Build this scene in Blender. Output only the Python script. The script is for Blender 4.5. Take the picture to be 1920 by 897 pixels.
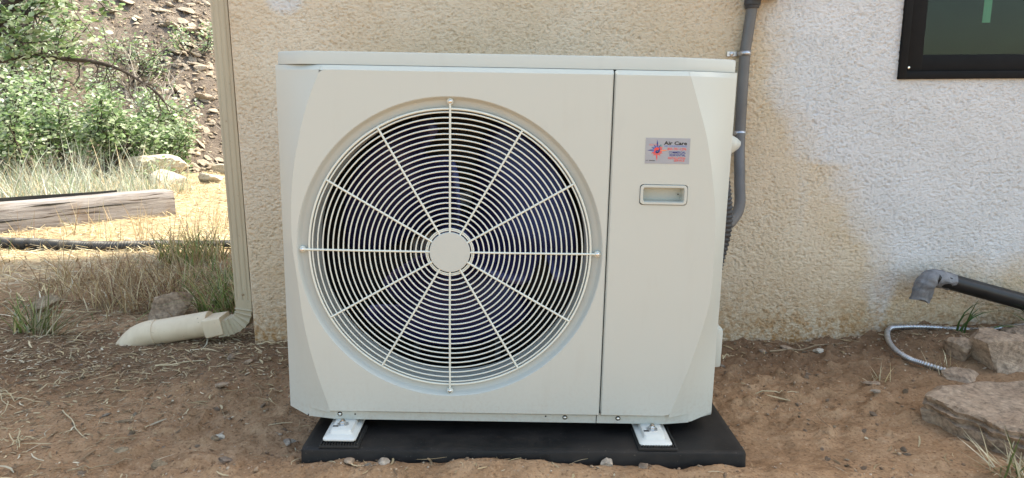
import bpy, bmesh, math, random
import numpy as np
from mathutils import Vector, Matrix
R = math.radians
rng = np.random.default_rng(7)
random.seed(7)
scn = bpy.context.scene
for o in list(bpy.data.objects): bpy.data.objects.remove(o)

# ------------------------------------------------------------------ camera
cam_d = bpy.data.cameras.new('camera')
cam = bpy.data.objects.new('camera', cam_d); scn.collection.objects.link(cam)
PITCH, ROLL = R(10.8), R(-0.4)
fwd = Vector((0, math.cos(PITCH), -math.sin(PITCH))); rt = Vector((1, 0, 0)); up = rt.cross(fwd)
r2 = rt*math.cos(ROLL) + up*math.sin(ROLL); u2 = up*math.cos(ROLL) - rt*math.sin(ROLL)
m3 = Matrix((r2, u2, -fwd)).transposed()
cam.matrix_world = Matrix.Translation((0, -1.46, 0.80)) @ m3.to_4x4()
cam_d.sensor_fit = 'HORIZONTAL'; cam_d.sensor_width = 36; cam_d.lens = 36*1300/1920
cam_d.clip_start = 0.02; cam_d.clip_end = 500
scn.camera = cam

# ------------------------------------------------------------------ sky, sun, exposure
SUN_EL, SUN_AZ = R(58), R(28)            # azimuth measured from +x towards +y
w = bpy.data.worlds.new('World'); scn.world = w; w.use_nodes = True
nt = w.node_tree; nt.nodes.clear()
sky = nt.nodes.new('ShaderNodeTexSky'); sky.sky_type = 'NISHITA'; sky.sun_disc = False
sky.sun_elevation = SUN_EL; sky.sun_rotation = math.pi/2 - SUN_AZ
sky.air_density = 1.0; sky.dust_density = 2.0; sky.ozone_density = 1.0
bg = nt.nodes.new('ShaderNodeBackground'); bg.inputs['Strength'].default_value = 0.15
wo = nt.nodes.new('ShaderNodeOutputWorld')
nt.links.new(sky.outputs[0], bg.inputs[0]); nt.links.new(bg.outputs[0], wo.inputs[0])
sd = bpy.data.lights.new('sun', 'SUN'); sd.energy = 2.5; sd.angle = R(3.0); sd.color = (1, 0.97, 0.92)
sun = bpy.data.objects.new('sun', sd); scn.collection.objects.link(sun)
sdir = Vector((math.cos(SUN_EL)*math.cos(SUN_AZ), math.cos(SUN_EL)*math.sin(SUN_AZ), math.sin(SUN_EL)))
sun.rotation_euler = (-sdir).to_track_quat('-Z', 'Y').to_euler(); sun.location = sdir*30
vs = scn.view_settings
scn.cycles.max_bounces = 5; scn.cycles.diffuse_bounces = 3; scn.cycles.glossy_bounces = 2; scn.cycles.transmission_bounces = 4
vs.view_transform = 'Standard'; vs.look = 'None'; vs.gamma = 1; vs.use_curve_mapping = False
vs.exposure = 1.86
vs.use_white_balance = True; vs.white_balance_temperature = 7700; vs.white_balance_tint = 4

# ------------------------------------------------------------------ helpers
C = scn.collection
def link(o, parent=None):
    C.objects.link(o)
    if parent is not None: o.parent = parent
    return o
def tag(o, label=None, cat=None, group=None, kind=None):
    for k, v in (('label', label), ('category', cat), ('group', group), ('kind', kind)):
        if v: o[k] = v
    return o
def empty(name, loc=(0, 0, 0), rot=(0, 0, 0), **kw):
    o = bpy.data.objects.new(name, None); o.empty_display_size = .05
    o.location = loc; o.rotation_euler = rot
    return tag(link(o), **kw)
def mesh_np(name, V, F, mats, parent=None, smooth=False, tint=None, sharp=None):
    """V (n,3); F (m,k) int array -> one mesh object"""
    V = np.asarray(V, dtype=np.float32).reshape(-1, 3); F = np.asarray(F, dtype=np.int32)
    me = bpy.data.meshes.new(name)
    k = F.shape[1]; n = F.shape[0]
    me.vertices.add(len(V)); me.vertices.foreach_set('co', V.ravel())
    me.loops.add(n*k); me.loops.foreach_set('vertex_index', F.ravel())
    me.polygons.add(n)
    me.polygons.foreach_set('loop_start', np.arange(0, n*k, k, dtype=np.int32))
    me.polygons.foreach_set('loop_total', np.full(n, k, dtype=np.int32))
    if smooth: me.polygons.foreach_set('use_smooth', np.ones(n, dtype=bool))
    me.update(calc_edges=True)
    if tint is not None:
        a = me.attributes.new('tint', 'FLOAT_COLOR', 'POINT')
        c = np.ones((len(V), 4), dtype=np.float32); c[:, :3] = tint
        a.data.foreach_set('color', c.ravel())
    if sharp is not None: me.set_sharp_from_angle(angle=R(sharp))
    me.materials.append(mats)
    o = bpy.data.objects.new(name, me)
    return link(o, parent)
class MB:
    def __init__(s): s.v = []; s.f = []
    def add(s, vs, fs):
        b = len(s.v); s.v += [tuple(p) for p in vs]; s.f += [tuple(i+b for i in f) for f in fs]; return s
    def box(s, lo, hi, bev=0.0):
        x0, y0, z0 = lo; x1, y1, z1 = hi
        if bev <= 0:
            vs = [(x, y, z) for z in (z0, z1) for y in (y0, y1) for x in (x0, x1)]
            return s.add(vs, [(0,2,3,1),(4,5,7,6),(0,1,5,4),(2,6,7,3),(0,4,6,2),(1,3,7,5)])
        bm = bmesh.new(); bmesh.ops.create_cube(bm, size=1)
        for v in bm.verts:
            v.co = ((x0+x1)/2+v.co.x*(x1-x0), (y0+y1)/2+v.co.y*(y1-y0), (z0+z1)/2+v.co.z*(z1-z0))
        bmesh.ops.bevel(bm, geom=bm.edges[:], offset=bev, segments=2, profile=.6, affect='EDGES')
        bm.verts.index_update()
        s.add([v.co for v in bm.verts], [[v.index for v in f.verts] for f in bm.faces]); bm.free(); return s
    def tube(s, path, rad, n=10, cap=True, closed=False):
        P = [Vector(p) for p in path]; N = len(P)
        if not hasattr(rad, '__len__'): rad = [rad]*N
        rings = []; prev = None
        for i in range(N):
            if closed: t = P[(i+1) % N]-P[i-1]
            else: t = P[min(i+1, N-1)]-P[max(i-1, 0)]
            t.normalize()
            if prev is None:
                a = Vector((0, 0, 1)) if abs(t.z) < .9 else Vector((1, 0, 0))
                u = t.cross(a).normalized()
            else:
                u = prev-t*prev.dot(t); u.normalize()
            prev = u; v = t.cross(u)
            rings.append([P[i]+(u*math.cos(2*math.pi*k/n)+v*math.sin(2*math.pi*k/n))*rad[i] for k in range(n)])
        vs = [p for r in rings for p in r]; fs = []
        for i in range(N if closed else N-1):
            j = (i+1) % N
            for k in range(n):
                k2 = (k+1) % n
                fs.append((i*n+k, i*n+k2, j*n+k2, j*n+k))
        if cap and not closed:
            fs.append(tuple(range(n))[::-1]); fs.append(tuple((N-1)*n+k for k in range(n)))
        return s.add(vs, fs)
    def lathe_y(s, prof, c=(0, 0), n=96, close=False):
        """profile of (r,y) revolved about the y axis through (cx,cz)"""
        vs = []; fs = []; m = len(prof)
        for k in range(n):
            a = 2*math.pi*k/n
            for r, y in prof: vs.append((c[0]+r*math.cos(a), y, c[1]+r*math.sin(a)))
        for k in range(n):
            k2 = (k+1) % n
            for i in range(m-1): fs.append((k*m+i, k*m+i+1, k2*m+i+1, k2*m+i))
        if close: fs.append(tuple(k*m+m-1 for k in range(n)))
        return s.add(vs, fs)
    def lathe_z(s, prof, c=(0, 0), n=16, close=True):
        vs = []; fs = []; m = len(prof)
        for k in range(n):
            a = 2*math.pi*k/n
            for r, z in prof: vs.append((c[0]+r*math.cos(a), c[1]+r*math.sin(a), z))
        for k in range(n):
            k2 = (k+1) % n
            for i in range(m-1): fs.append((k*m+i, k2*m+i, k2*m+i+1, k*m+i+1))
        if close: fs.append(tuple(k*m+m-1 for k in range(n)))
        return s.add(vs, fs)
    def rings(s, loops, close_ends=(False, False)):
        """loops: list of equal-length closed vertex loops, skinned"""
        n = len(loops[0]); vs = [p for l in loops for p in l]; fs = []
        for i in range(len(loops)-1):
            for k in range(n):
                k2 = (k+1) % n
                fs.append((i*n+k, i*n+k2, (i+1)*n+k2, (i+1)*n+k))
        if close_ends[0]: fs.append(tuple(range(n))[::-1])
        if close_ends[1]: fs.append(tuple((len(loops)-1)*n+k for k in range(n)))
        return s.add(vs, fs)
    def build(s, name, mat, parent=None, smooth=True, sharp=32, fix=True, planar=False):
        me = bpy.data.meshes.new(name); me.from_pydata(s.v, [], s.f)
        if fix:
            bm = bmesh.new(); bm.from_mesh(me)
            bmesh.ops.remove_doubles(bm, verts=bm.verts, dist=1e-6)
            bmesh.ops.recalc_face_normals(bm, faces=bm.faces); bm.to_mesh(me); bm.free()
        if smooth:
            me.shade_smooth(); me.set_sharp_from_angle(angle=R(sharp))
        if planar:
            for p in me.polygons:
                if abs(p.normal.y) > .99995: p.use_smooth = False
        me.update(); me.materials.append(mat)
        return link(bpy.data.objects.new(name, me), parent)
def dup(o, parent=None, loc=None):
    c = o.copy(); C.objects.link(c)
    if parent is not None: c.parent = parent
    if loc is not None: c.location = loc
    for ch in list(o.children): dup(ch, c)
    return c
def spline(pts, n):
    """Catmull-Rom through pts"""
    P = [Vector(p) for p in pts]; P = [P[0]*2-P[1]]+P+[P[-1]*2-P[-2]]
    out = []; S = len(P)-3
    for i in range(n):
        t = i/(n-1)*S; k = min(int(t), S-1); t -= k
        a, b, c, d = P[k:k+4]
        out.append(.5*((2*b)+(c-a)*t+(2*a-5*b+4*c-d)*t*t+(3*b-a-3*c+d)*t**3))
    return out
# value noise ---------------------------------------------------------------
def _hash(ix, iy, s):
    h = (ix.astype(np.int64)*374761393 + iy.astype(np.int64)*668265263 + s*1442695041) & 0xffffffff
    h = ((h ^ (h >> 13))*1274126177) & 0xffffffff
    return ((h ^ (h >> 16)) & 0xffff)/65535.0
def vnoise(x, y, s=0):
    x = np.asarray(x, float); y = np.asarray(y, float)
    ix = np.floor(x); iy = np.floor(y); fx = x-ix; fy = y-iy
    fx = fx*fx*(3-2*fx); fy = fy*fy*(3-2*fy)
    a = _hash(ix, iy, s); b = _hash(ix+1, iy, s); c = _hash(ix, iy+1, s); d = _hash(ix+1, iy+1, s)
    return a+(b-a)*fx+(c-a)*fy+(a-b-c+d)*fx*fy-.5
def fbm(x, y, s=0, o=4):
    t = 0; a = 1
    for i in range(o):
        t = t+a*vnoise(x*2**i, y*2**i, s+i*17); a *= .5
    return t
def sst(a, b, x):
    t = np.clip((x-a)/(b-a), 0, 1); return t*t*(3-2*t)

# ------------------------------------------------------------------ materials
def nodes(name):
    m = bpy.data.materials.new(name); m.use_nodes = True
    t = m.node_tree; return m, t, t.nodes['Principled BSDF']
class NT:
    def __init__(s, t): s.t = t
    def n(s, typ, **kw):
        nd = s.t.nodes.new(typ)
        for k, v in kw.items():
            if k.startswith('i_'): nd.inputs[k[2:].replace('_', ' ')].default_value = v
            else: setattr(nd, k, v)
        return nd
    def l(s, a, b): s.t.links.new(a, b)
    def coord(s, kind='Object'):
        return s.n('ShaderNodeTexCoord').outputs[kind]
    def noise(s, vec, scale, detail=4, rough=.55, dist=0):
        nd = s.n('ShaderNodeTexNoise'); nd.inputs['Scale'].default_value = scale
        nd.inputs['Detail'].default_value = detail; nd.inputs['Roughness'].default_value = rough
        nd.inputs['Distortion'].default_value = dist; s.l(vec, nd.inputs['Vector']); return nd.outputs['Fac']
    def ramp(s, fac, stops, interp='LINEAR'):
        nd = s.n('ShaderNodeValToRGB'); cr = nd.color_ramp; cr.interpolation = interp
        while len(cr.elements) < len(stops): cr.elements.new(.5)
        for e, (p, c) in zip(cr.elements, stops):
            e.position = p
            e.color = (c, c, c, 1) if not hasattr(c, '__len__') else (*c, 1)
        s.l(fac, nd.inputs[0]); return nd.outputs[0]
    def math(s, op, a, b=None, c=None, clamp=False):
        nd = s.n('ShaderNodeMath', operation=op, use_clamp=clamp)
        for i, v in enumerate((a, b, c)):
            if v is None: continue
            if hasattr(v, 'default_value') or hasattr(v, 'is_linked'): s.l(v, nd.inputs[i])
            else: nd.inputs[i].default_value = v
        return nd.outputs[0]
    def mix(s, fac, a, b, mode='MIX'):
        nd = s.n('ShaderNodeMix', data_type='RGBA', blend_type=mode)
        for i, v in ((0, fac), (6, a), (7, b)):
            if hasattr(v, 'is_linked'): s.l(v, nd.inputs[i])
            elif i == 0: nd.inputs[0].default_value = v
            else: nd.inputs[i].default_value = (*v, 1)
        return nd.outputs[2]
    def bump(s, h, strength, dist, bsdf, prev=None):
        nd = s.n('ShaderNodeBump'); nd.inputs['Strength'].default_value = strength; nd.inputs['Distance'].default_value = dist
        s.l(h, nd.inputs['Height'])
        if prev is not None: s.l(prev, nd.inputs['Normal'])
        if bsdf is not None: s.l(nd.outputs[0], bsdf.inputs['Normal'])
        return nd.outputs[0]
    def sep(s, v):
        nd = s.n('ShaderNodeSeparateXYZ'); s.l(v, nd.inputs[0]); return nd.outputs
    def mapping(s, v, scale=(1, 1, 1), rot=(0, 0, 0), loc=(0, 0, 0)):
        nd = s.n('ShaderNodeMapping'); nd.inputs['Scale'].default_value = scale; nd.inputs['Rotation'].default_value = rot
        nd.inputs['Location'].default_value = loc
        s.l(v, nd.inputs[0]); return nd.outputs[0]

def plain(name, col, rough=.5, metal=0, var=.15, vscale=8, bump=0, bscale=200, spec=.5, dirt=None, dscale=5, coords='Object'):
    m, t, b = nodes(name); g = NT(t); v = g.coord(coords)
    n = g.noise(v, vscale, 5)
    c0 = tuple(c*(1-var) for c in col); c1 = tuple(min(1, c*(1+var)) for c in col)
    c = g.ramp(n, [(.3, c0), (.7, c1)])
    if dirt:
        d = g.ramp(g.noise(v, dscale, 7, .65), [(.52, 0.), (.72, 1.)])
        c = g.mix(g.math('MULTIPLY', d, dirt[1]), c, dirt[0])
    g.l(c, b.inputs['Base Color'])
    r = g.math('MULTIPLY_ADD', g.noise(v, vscale*2.3, 5), .25, rough-.12, clamp=True); g.l(r, b.inputs['Roughness'])
    b.inputs['Metallic'].default_value = metal; b.inputs['Specular IOR Level'].default_value = spec
    if bump: g.bump(g.noise(v, bscale, 4), bump, .002, b)
    return m
M = {}
M['enamel'] = plain('cream_enamel', (.395, .435, .415), .42, var=.015, vscale=3, bump=.03, bscale=500, dirt=((.36, .30, .23), .16), dscale=7)
def enamel():
    m, t, b = nodes('cream_enamel'); g = NT(t); v = g.coord(); Z = g.sep(v)[2]
    c = g.ramp(g.noise(v, 3, 4), [(.3, (.464, .489, .446)), (.7, (.476, .501, .458))])
    low = g.ramp(g.math('ADD', Z, g.math('MULTIPLY', g.math('SUBTRACT', g.noise(v, 9, 6, .65), .5), .16)), [(.0, .22), (.05, .10), (.14, 0.)])
    spk = g.ramp(g.noise(v, 130, 4, .7), [(.46, 0.), (.66, 1.)])
    sm = g.ramp(g.noise(g.mapping(v, (9, 9, 1.6)), 2.5, 6, .65), [(.56, 0.), (.76, .10)])
    c = g.mix(sm, c, (.33, .29, .23)); c = g.mix(g.math('MULTIPLY', low, spk), c, (.30, .21, .14))
    g.l(c, b.inputs['Base Color']); g.l(g.math('MULTIPLY_ADD', g.noise(v, 6, 5), .22, .30), b.inputs['Roughness'])
    g.bump(g.noise(v, 500, 3), .03, .002, b); return m
M['enamel'] = enamel()
M['wire'] = plain('wire_enamel', (.62, .65, .58), .38, var=.03, vscale=20)
M['hub'] = plain('hub_enamel', (.46, .49, .455), .42, var=.02, vscale=9, bump=.05, bscale=300)
M['shroud'] = plain('shroud_enamel', (.42, .45, .42), .45, var=.03, vscale=6)
M['blade'] = plain('navy_plastic', (.018, .018, .064), .30, 0, var=.15, vscale=6, bump=.03, spec=.75)
M['blade'].node_tree.nodes['Principled BSDF'].inputs['Specular Tint'].default_value = (.55, .58, 1, 1)
M['coil_shade_liner'] = plain('black_coil_shade', (.012, .012, .013), .6, var=.3, vscale=30)
M['bracket'] = plain('zinc_bracket', (.22, .22, .23), .5, .5, var=.2, vscale=20)
M['steel'] = plain('bright_steel', (.70, .69, .66), .25, 1, var=.15, vscale=90)
M['galv'] = plain('galvanised_steel', (.50, .51, .53), .35, .9, var=.2, vscale=60)
M['hole'] = plain('dark_hole', (.02, .018, .015), .8)
M['foot'] = plain('white_foot_enamel', (.62, .62, .58), .3, var=.02, dirt=((.4, .3, .2), .15), dscale=25)
M['rubber'] = plain('black_rubber', (.018, .017, .016), .65, var=.3, vscale=40)
M['grey_pvc'] = plain('grey_pvc', (.115, .11, .105), .45, var=.1, vscale=12, bump=.03)
M['dark_pvc'] = plain('dark_grey_plastic', (.035, .035, .038), .5, var=.2, vscale=12)
M['black_pvc'] = plain('black_abs', (.014, .014, .015), .38, var=.35, vscale=14, dirt=((.06, .05, .04), .12), dscale=18, spec=.35)
M['black_frame'] = plain('black_window_frame', (.005, .005, .0055), .6, var=.2, vscale=20, bump=.05, bscale=700, spec=.18)
M['hose'] = plain('black_corrugated_hose', (.028, .029, .032), .5, var=.3, vscale=10, dirt=((.3, .24, .16), .5), dscale=9)
M['sticker'] = plain('silver_foil', (.30, .325, .37), .35, .25, var=.03, vscale=30)
for n_, c_ in (('ink_black', (.012, .012, .014)), ('ink_navy', (.03, .045, .22)), ('ink_blue', (.10, .18, .50)), ('ink_red', (.70, .06, .05)), ('ink_pink', (.72, .22, .20)), ('ink_green', (.15, .30, .28)), ('ink_orange', (.75, .22, .10))):
    M[n_] = plain(n_, c_, .5, var=.04)
# pad: moulded black plastic, dusty top
def pad_mat():
    m, t, b = nodes('pad_plastic'); g = NT(t); v = g.coord()
    n = g.noise(v, 7, 8, .7); d = g.ramp(n, [(.42, 0.), (.75, .55)])
    fine = g.ramp(g.noise(v, 160, 3), [(.66, 0.), (.74, .5)])
    c = g.mix(d, (.0075, .0075, .008), (.055, .043, .034)); c = g.mix(fine, c, (.17, .14, .11)); b.inputs['Specular IOR Level'].default_value = .32
    g.l(c, b.inputs['Base Color']); g.l(g.ramp(n, [(.3, .40), (.7, .75)]), b.inputs['Roughness'])
    g.bump(g.noise(v, 420, 3), .25, .001, b); return m
M['pad'] = pad_mat()
# duct tape
def tape_mat():
    m, t, b = nodes('duct_tape'); g = NT(t); v = g.coord()
    n = g.noise(v, 30, 5, .6, 1.0)
    g.l(g.ramp(n, [(.3, (.10, .10, .105)), (.7, (.24, .24, .25))]), b.inputs['Base Color'])
    b.inputs['Metallic'].default_value = .05; b.inputs['Roughness'].default_value = .55
    g.bump(n, .6, .004, b); return m
M['tape'] = tape_mat()
# painted aluminium downspout and drain pipe, weathered
def spout_mat(name, col, dirt, zlo):
    m, t, b = nodes(name); g = NT(t); v = g.coord()
    n = g.noise(g.mapping(v, (6, 6, 1.0)), 6, 7, .6); d = g.ramp(n, [(.42, 0.), (.75, .6)])
    c = g.mix(d, col, dirt)
    sp = g.ramp(g.noise(v, 90, 3), [(.68, 0.), (.73, .7)]); c = g.mix(sp, c, (.24, .17, .11))
    z = g.sep(v)[2]
    lo = g.math('MULTIPLY', g.ramp(g.math('SUBTRACT', zlo, z), [(0, 0.), (.12, .6)]), g.ramp(g.noise(v, 25, 5), [(.4, .0), (.65, 1.)]))
    c = g.mix(lo, c, (.30, .21, .13))
    g.l(c, b.inputs['Base Color']); b.inputs['Roughness'].default_value = .5
    g.bump(n, .05, .003, b); return m
M['spout'] = spout_mat('tan_downspout_paint', (.46, .395, .275), (.36, .305, .21), .02)
M['drain'] = spout_mat('cream_drain_plastic', (.68, .555, .395), (.57, .445, .30), .045)
# weathered timber
def timber_mat():
    m, t, b = nodes('grey_timber'); g = NT(t); v = g.coord()
    s = g.mapping(v, (1.2, 14, 14))
    n = g.noise(s, 3.5, 8, .7, .6)
    c = g.ramp(n, [(.28, (.08, .062, .055)), (.42, (.25, .225, .22)), (.7, (.40, .375, .37))])
    crack = g.ramp(g.noise(g.mapping(v, (1.0, 26, 26)), 2.2, 4, .5, .8), [(.34, 1.), (.40, 0.)])
    c = g.mix(crack, c, (.05, .03, .02))
    br = g.ramp(g.noise(v, 5, 4), [(.55, 0.), (.7, .5)]); c = g.mix(br, c, (.24, .16, .10))
    g.l(c, b.inputs['Base Color']); b.inputs['Roughness'].default_value = .9
    h = g.math('SUBTRACT', n, crack); g.bump(h, .6, .01, b); return m
M['timber'] = timber_mat()
def rock_mat(name, c0, c1, c2, layer=(3, 3, 30), bs=.9):
    m, t, b = nodes(name); g = NT(t); v = g.coord()
    n = g.noise(v, 6, 8, .65); l = g.noise(g.mapping(v, layer), 1.2, 6, .6, .5)
    c = g.ramp(g.math('MULTIPLY_ADD', l, .5, g.math('MULTIPLY', n, .5)), [(.32, c0), (.5, c1), (.68, c2)])
    fine = g.noise(v, 70, 6, .7)
    c = g.mix(.65, c, g.ramp(fine, [(.35, (.2, .2, .2)), (.65, (.8, .8, .8))]), 'OVERLAY')
    g.l(c, b.inputs['Base Color']); b.inputs['Roughness'].default_value = .92; b.inputs['Specular IOR Level'].default_value = .25
    h = g.math('MULTIPLY_ADD', fine, .35, g.math('MULTIPLY_ADD', l, .6, n)); g.bump(h, bs, .012, b); return m
M['shale'] = rock_mat('brown_shale', (.20, .135, .092), (.34, .245, .172), (.47, .36, .265))
M['shale_dark'] = rock_mat('grey_brown_shale', (.15, .105, .075), (.25, .185, .135), (.36, .28, .21))
M['shale_grey'] = rock_mat('grey_shale', (.17, .12, .075), (.26, .19, .12), (.38, .29, .20))
M['pale_rock'] = rock_mat('pale_limestone', (.34, .30, .25), (.50, .45, .37), (.62, .57, .49))
M['scree'] = rock_mat('tan_scree', (.24, .19, .15), (.38, .315, .25), (.50, .43, .345), layer=(4, 4, 18))
def tint_mat(name, trans=.0, rough=.7, spec=.3):
    m, t, b = nodes(name); g = NT(t)
    a = g.n('ShaderNodeAttribute', attribute_name='tint')
    n = g.noise(g.coord(), 40, 3)
    c = g.mix(1.0, a.outputs['Color'], g.ramp(n, [(.3, (.8, .8, .8)), (.7, (1.15, 1.15, 1.15))]), 'MULTIPLY')
    g.l(c, b.inputs['Base Color']); b.inputs['Roughness'].default_value = rough; b.inputs['Specular IOR Level'].default_value = spec
    if trans:
        tr = g.n('ShaderNodeBsdfTranslucent'); g.l(c, tr.inputs[0])
        mx = g.n('ShaderNodeMixShader'); mx.inputs[0].default_value = trans
        g.l(b.outputs[0], mx.inputs[1]); g.l(tr.outputs[0], mx.inputs[2])
        g.l(mx.outputs[0], t.nodes['Material Output'].inputs[0])
    return m
M['leaf'] = tint_mat('oak_leaf', .40, .45, .6)
M['grass'] = tint_mat('grass_blade', .25, .6, .3)
M['litter'] = tint_mat('dry_litter', 0, .85, .2)
M['pebble'] = tint_mat('pebble_stone', 0, .9, .2)
M['bark'] = plain('grey_bark', (.060, .050, .044), .95, var=.4, vscale=25, bump=.6, bscale=60, spec=.2)
M['deadwood'] = plain('bleached_deadwood', (.42, .37, .32), .9, var=.3, vscale=30, spec=.2)
M['twig'] = plain('dry_twig', (.30, .22, .14), .9, var=.4, vscale=40, spec=.2)
M['straw'] = plain('pale_straw', (.55, .45, .29), .8, var=.25, vscale=40, spec=.2)

# stucco with a grey repair patch, rain-splash dirt at the base
def stucco():
    m, t, b = nodes('stucco'); g = NT(t); v = g.coord()
    X, Y, Z = g.sep(v)
    wob = g.math('MULTIPLY', g.math('SUBTRACT', g.noise(v, 7, 6, .6), .5), .16)
    wob2 = g.math('MULTIPLY', g.math('SUBTRACT', g.noise(v, 28, 4, .6), .5), .05)
    zz = g.math('ADD', Z, wob2)
    # left boundary of the patch as a function of height (z 0..1.25)
    pts = [(0, 1.24), (.13, 1.22), (.25, 1.21), (.36, 1.17), (.47, 1.11), (.60, 1.07), (.64, .95), (.72, .90), (.80, .86), (.97, .82), (1.25, .76)]
    xb = g.ramp(g.math('DIVIDE', zz, 1.25), [(z/1.25, (x-.7)/.6) for z, x in pts])
    xb = g.math('MULTIPLY_ADD', xb, .6, .7)
    d1 = g.math('SUBTRACT', g.math('ADD', X, wob), xb)
    m1 = g.ramp(g.math('MULTIPLY_ADD', d1, 4, .5), [(.27, 0.), (.50, .55), (.85, 1.)])
    # lower boundary on the right
    pts2 = [(1.2, .02), (1.25, .06), (1.29, .22), (1.36, .25), (1.5, .26), (1.8, .25)]
    zb = g.ramp(g.math('DIVIDE', g.math('SUBTRACT', X, 1.2), .6), [((x-1.2)/.6, z) for x, z in pts2])
    d2 = g.math('SUBTRACT', g.math('ADD', Z, wob), zb)
    m2 = g.ramp(g.math('MULTIPLY_ADD', d2, 4, .5), [(.30, 0.), (.75, 1.)])
    mask = g.math('MULTIPLY', m1, m2)
    # small smear near the top left
    dx = g.math('DIVIDE', g.math('SUBTRACT', X, -.70), .07); dz = g.math('DIVIDE', g.math('SUBTRACT', Z, 1.14), .06)
    r = g.math('ADD', g.math('MULTIPLY', dx, dx), g.math('MULTIPLY', dz, dz))
    sm = g.ramp(g.math('ADD', r, g.math('MULTIPLY', wob, 5)), [(.4, .8), (1.0, 0.)])
    mask = g.math('MAXIMUM', mask, sm)
    # faint chalky streaks
    st = g.ramp(g.noise(g.mapping(v, (5, 1, 1.2)), 1.6, 5, .6), [(.58, 0.), (.72, .35)])
    st = g.math('MULTIPLY', st, g.ramp(X, [(.8, 0.), (.95, 1.)]))
    big = g.noise(v, 2.2, 5, .6)
    c = g.ramp(big, [(.3, (.565, .45, .305)), (.5, (.62, .515, .38)), (.7, (.66, .575, .45))])
    c = g.mix(st, c, (.60, .57, .52))
    grey = g.ramp(g.noise(v, 4, 6, .6), [(.3, (.575, .57, .555)), (.7, (.655, .65, .64))])
    c = g.mix(mask, c, grey)
    tan = g.ramp(g.noise(g.mapping(v, loc=(3, 1, 2)), 5.5, 5), [(.6, 0.), (.78, .4)])
    c = g.mix(g.math('MULTIPLY', tan, g.math('SUBTRACT', 1.0, mask)), c, (.46, .30, .15))
    # dirt splashed up from the soil
    hh = g.math('ADD', Z, g.math('MULTIPLY', wob, 1.1))
    dirt = g.ramp(hh, [(.0, 1.), (.06, .85), (.14, .48), (.32, 0.)])
    spk = g.ramp(g.noise(v, 60, 5, .7), [(.38, .2), (.6, 1.)])
    c = g.mix(g.math('MULTIPLY', dirt, spk), c, (.37, .205, .085))
    g.l(c, b.inputs['Base Color']); b.inputs['Roughness'].default_value = .93; b.inputs['Specular IOR Level'].default_value = .2
    vm = g.mapping(v, (1, 1, 1.45), (0, R(14), 0))
    gr = g.noise(vm, 118, 3, .55, .4); h = g.math('MULTIPLY_ADD', g.noise(vm, 60, 2), .35, g.ramp(gr, [(.34, 0.), (.46, .75), (.62, 1.)]))
    g.bump(h, .62, .0042, b); return m
M['stucco'] = stucco()
M['shadow_roof'] = plain('brown_roof', (.10, .07, .055), .9)
M['shadow_eave'] = plain('tan_shadow_eave', (.45, .38, .28), .8)

# glass
def glass_mat():
    m, t, b = nodes('window_glass'); g = NT(t)
    b.inputs['Base Color'].default_value = (.45, .62, .52, 1); b.inputs['Roughness'].default_value = .02
    b.inputs['Transmission Weight'].default_value = 1.0; b.inputs['IOR'].default_value = 1.3
    return m
M['glass'] = glass_mat()
M['unlit_room'] = plain('unlit_room_green', (.006, .010, .008), .7, var=.25, vscale=9, dirt=((.035, .045, .038), .4), dscale=14, spec=.05)
M['mint'] = plain('mint_tape', (.36, .64, .50), .7, var=.03)
M['room'] = plain('dark_room', (.05, .05, .05), .9)

# ground
def ground_mat():
    m, t, b = nodes('dirt'); g = NT(t); v = g.coord(); X, Y, Z = g.sep(v)
    big = g.noise(v, 1.7, 6, .6); mid = g.noise(v, 14, 6, .65); fine = g.noise(v, 120, 5, .7)
    c = g.ramp(g.math('MULTIPLY_ADD', mid, .6, g.math('MULTIPLY', big, .4)), [(.30, (.215, .126, .068)), (.5, (.335, .203, .114)), (.68, (.45, .29, .172))])
    c = g.mix(g.ramp(fine, [(.34, .7), (.47, 0.)]), c, (.105, .056, .030))  # dark crumbs, also painting shade into the pits
    c = g.mix(g.ramp(fine, [(.58, 0.), (.68, .5)]), c, (.58, .41, .27))  # pale crumbs, also painting light onto the clod tops
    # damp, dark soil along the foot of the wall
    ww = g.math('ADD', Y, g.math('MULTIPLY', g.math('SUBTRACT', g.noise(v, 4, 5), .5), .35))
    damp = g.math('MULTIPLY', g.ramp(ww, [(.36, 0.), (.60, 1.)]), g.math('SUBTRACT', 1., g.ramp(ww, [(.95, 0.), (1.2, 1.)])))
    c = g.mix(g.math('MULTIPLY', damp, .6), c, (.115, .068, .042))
    # straw-covered ground away from the house
    sy = g.math('MULTIPLY_ADD', X, -.35, Y)
    sw = g.math('ADD', sy, g.math('MULTIPLY', g.math('SUBTRACT', g.noise(v, 2.3, 6, .6), .5), 1.4))
    sm_ = g.math('MULTIPLY', g.ramp(g.math('DIVIDE', sw, 6), [(.33, 0.), (.52, 1.)]), g.ramp(g.math('MULTIPLY', X, -1), [(.5, 0.), (.9, 1.)]))
    straw = g.ramp(g.noise(g.mapping(v, (14, 40, 10)), 3, 5, .7), [(.3, (.27, .19, .115)), (.6, (.46, .365, .24)), (.8, (.54, .46, .33))])
    c = g.mix(sm_, c, straw)
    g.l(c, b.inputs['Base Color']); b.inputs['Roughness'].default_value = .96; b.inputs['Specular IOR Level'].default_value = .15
    cl = g.n('ShaderNodeTexVoronoi'); cl.inputs['Scale'].default_value = 75; g.l(g.mapping(v, (1, 1.6, 1)), cl.inputs['Vector'])
    h = g.math('MULTIPLY_ADD', fine, .5, g.math('MULTIPLY', g.noise(v, 38, 5, .65, .5), 1.2))
    h = g.math('MULTIPLY_ADD', cl.outputs['Distance'], -.35, h)
    g.bump(h, .55, .012, b); return m
M['ground'] = ground_mat()
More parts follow.
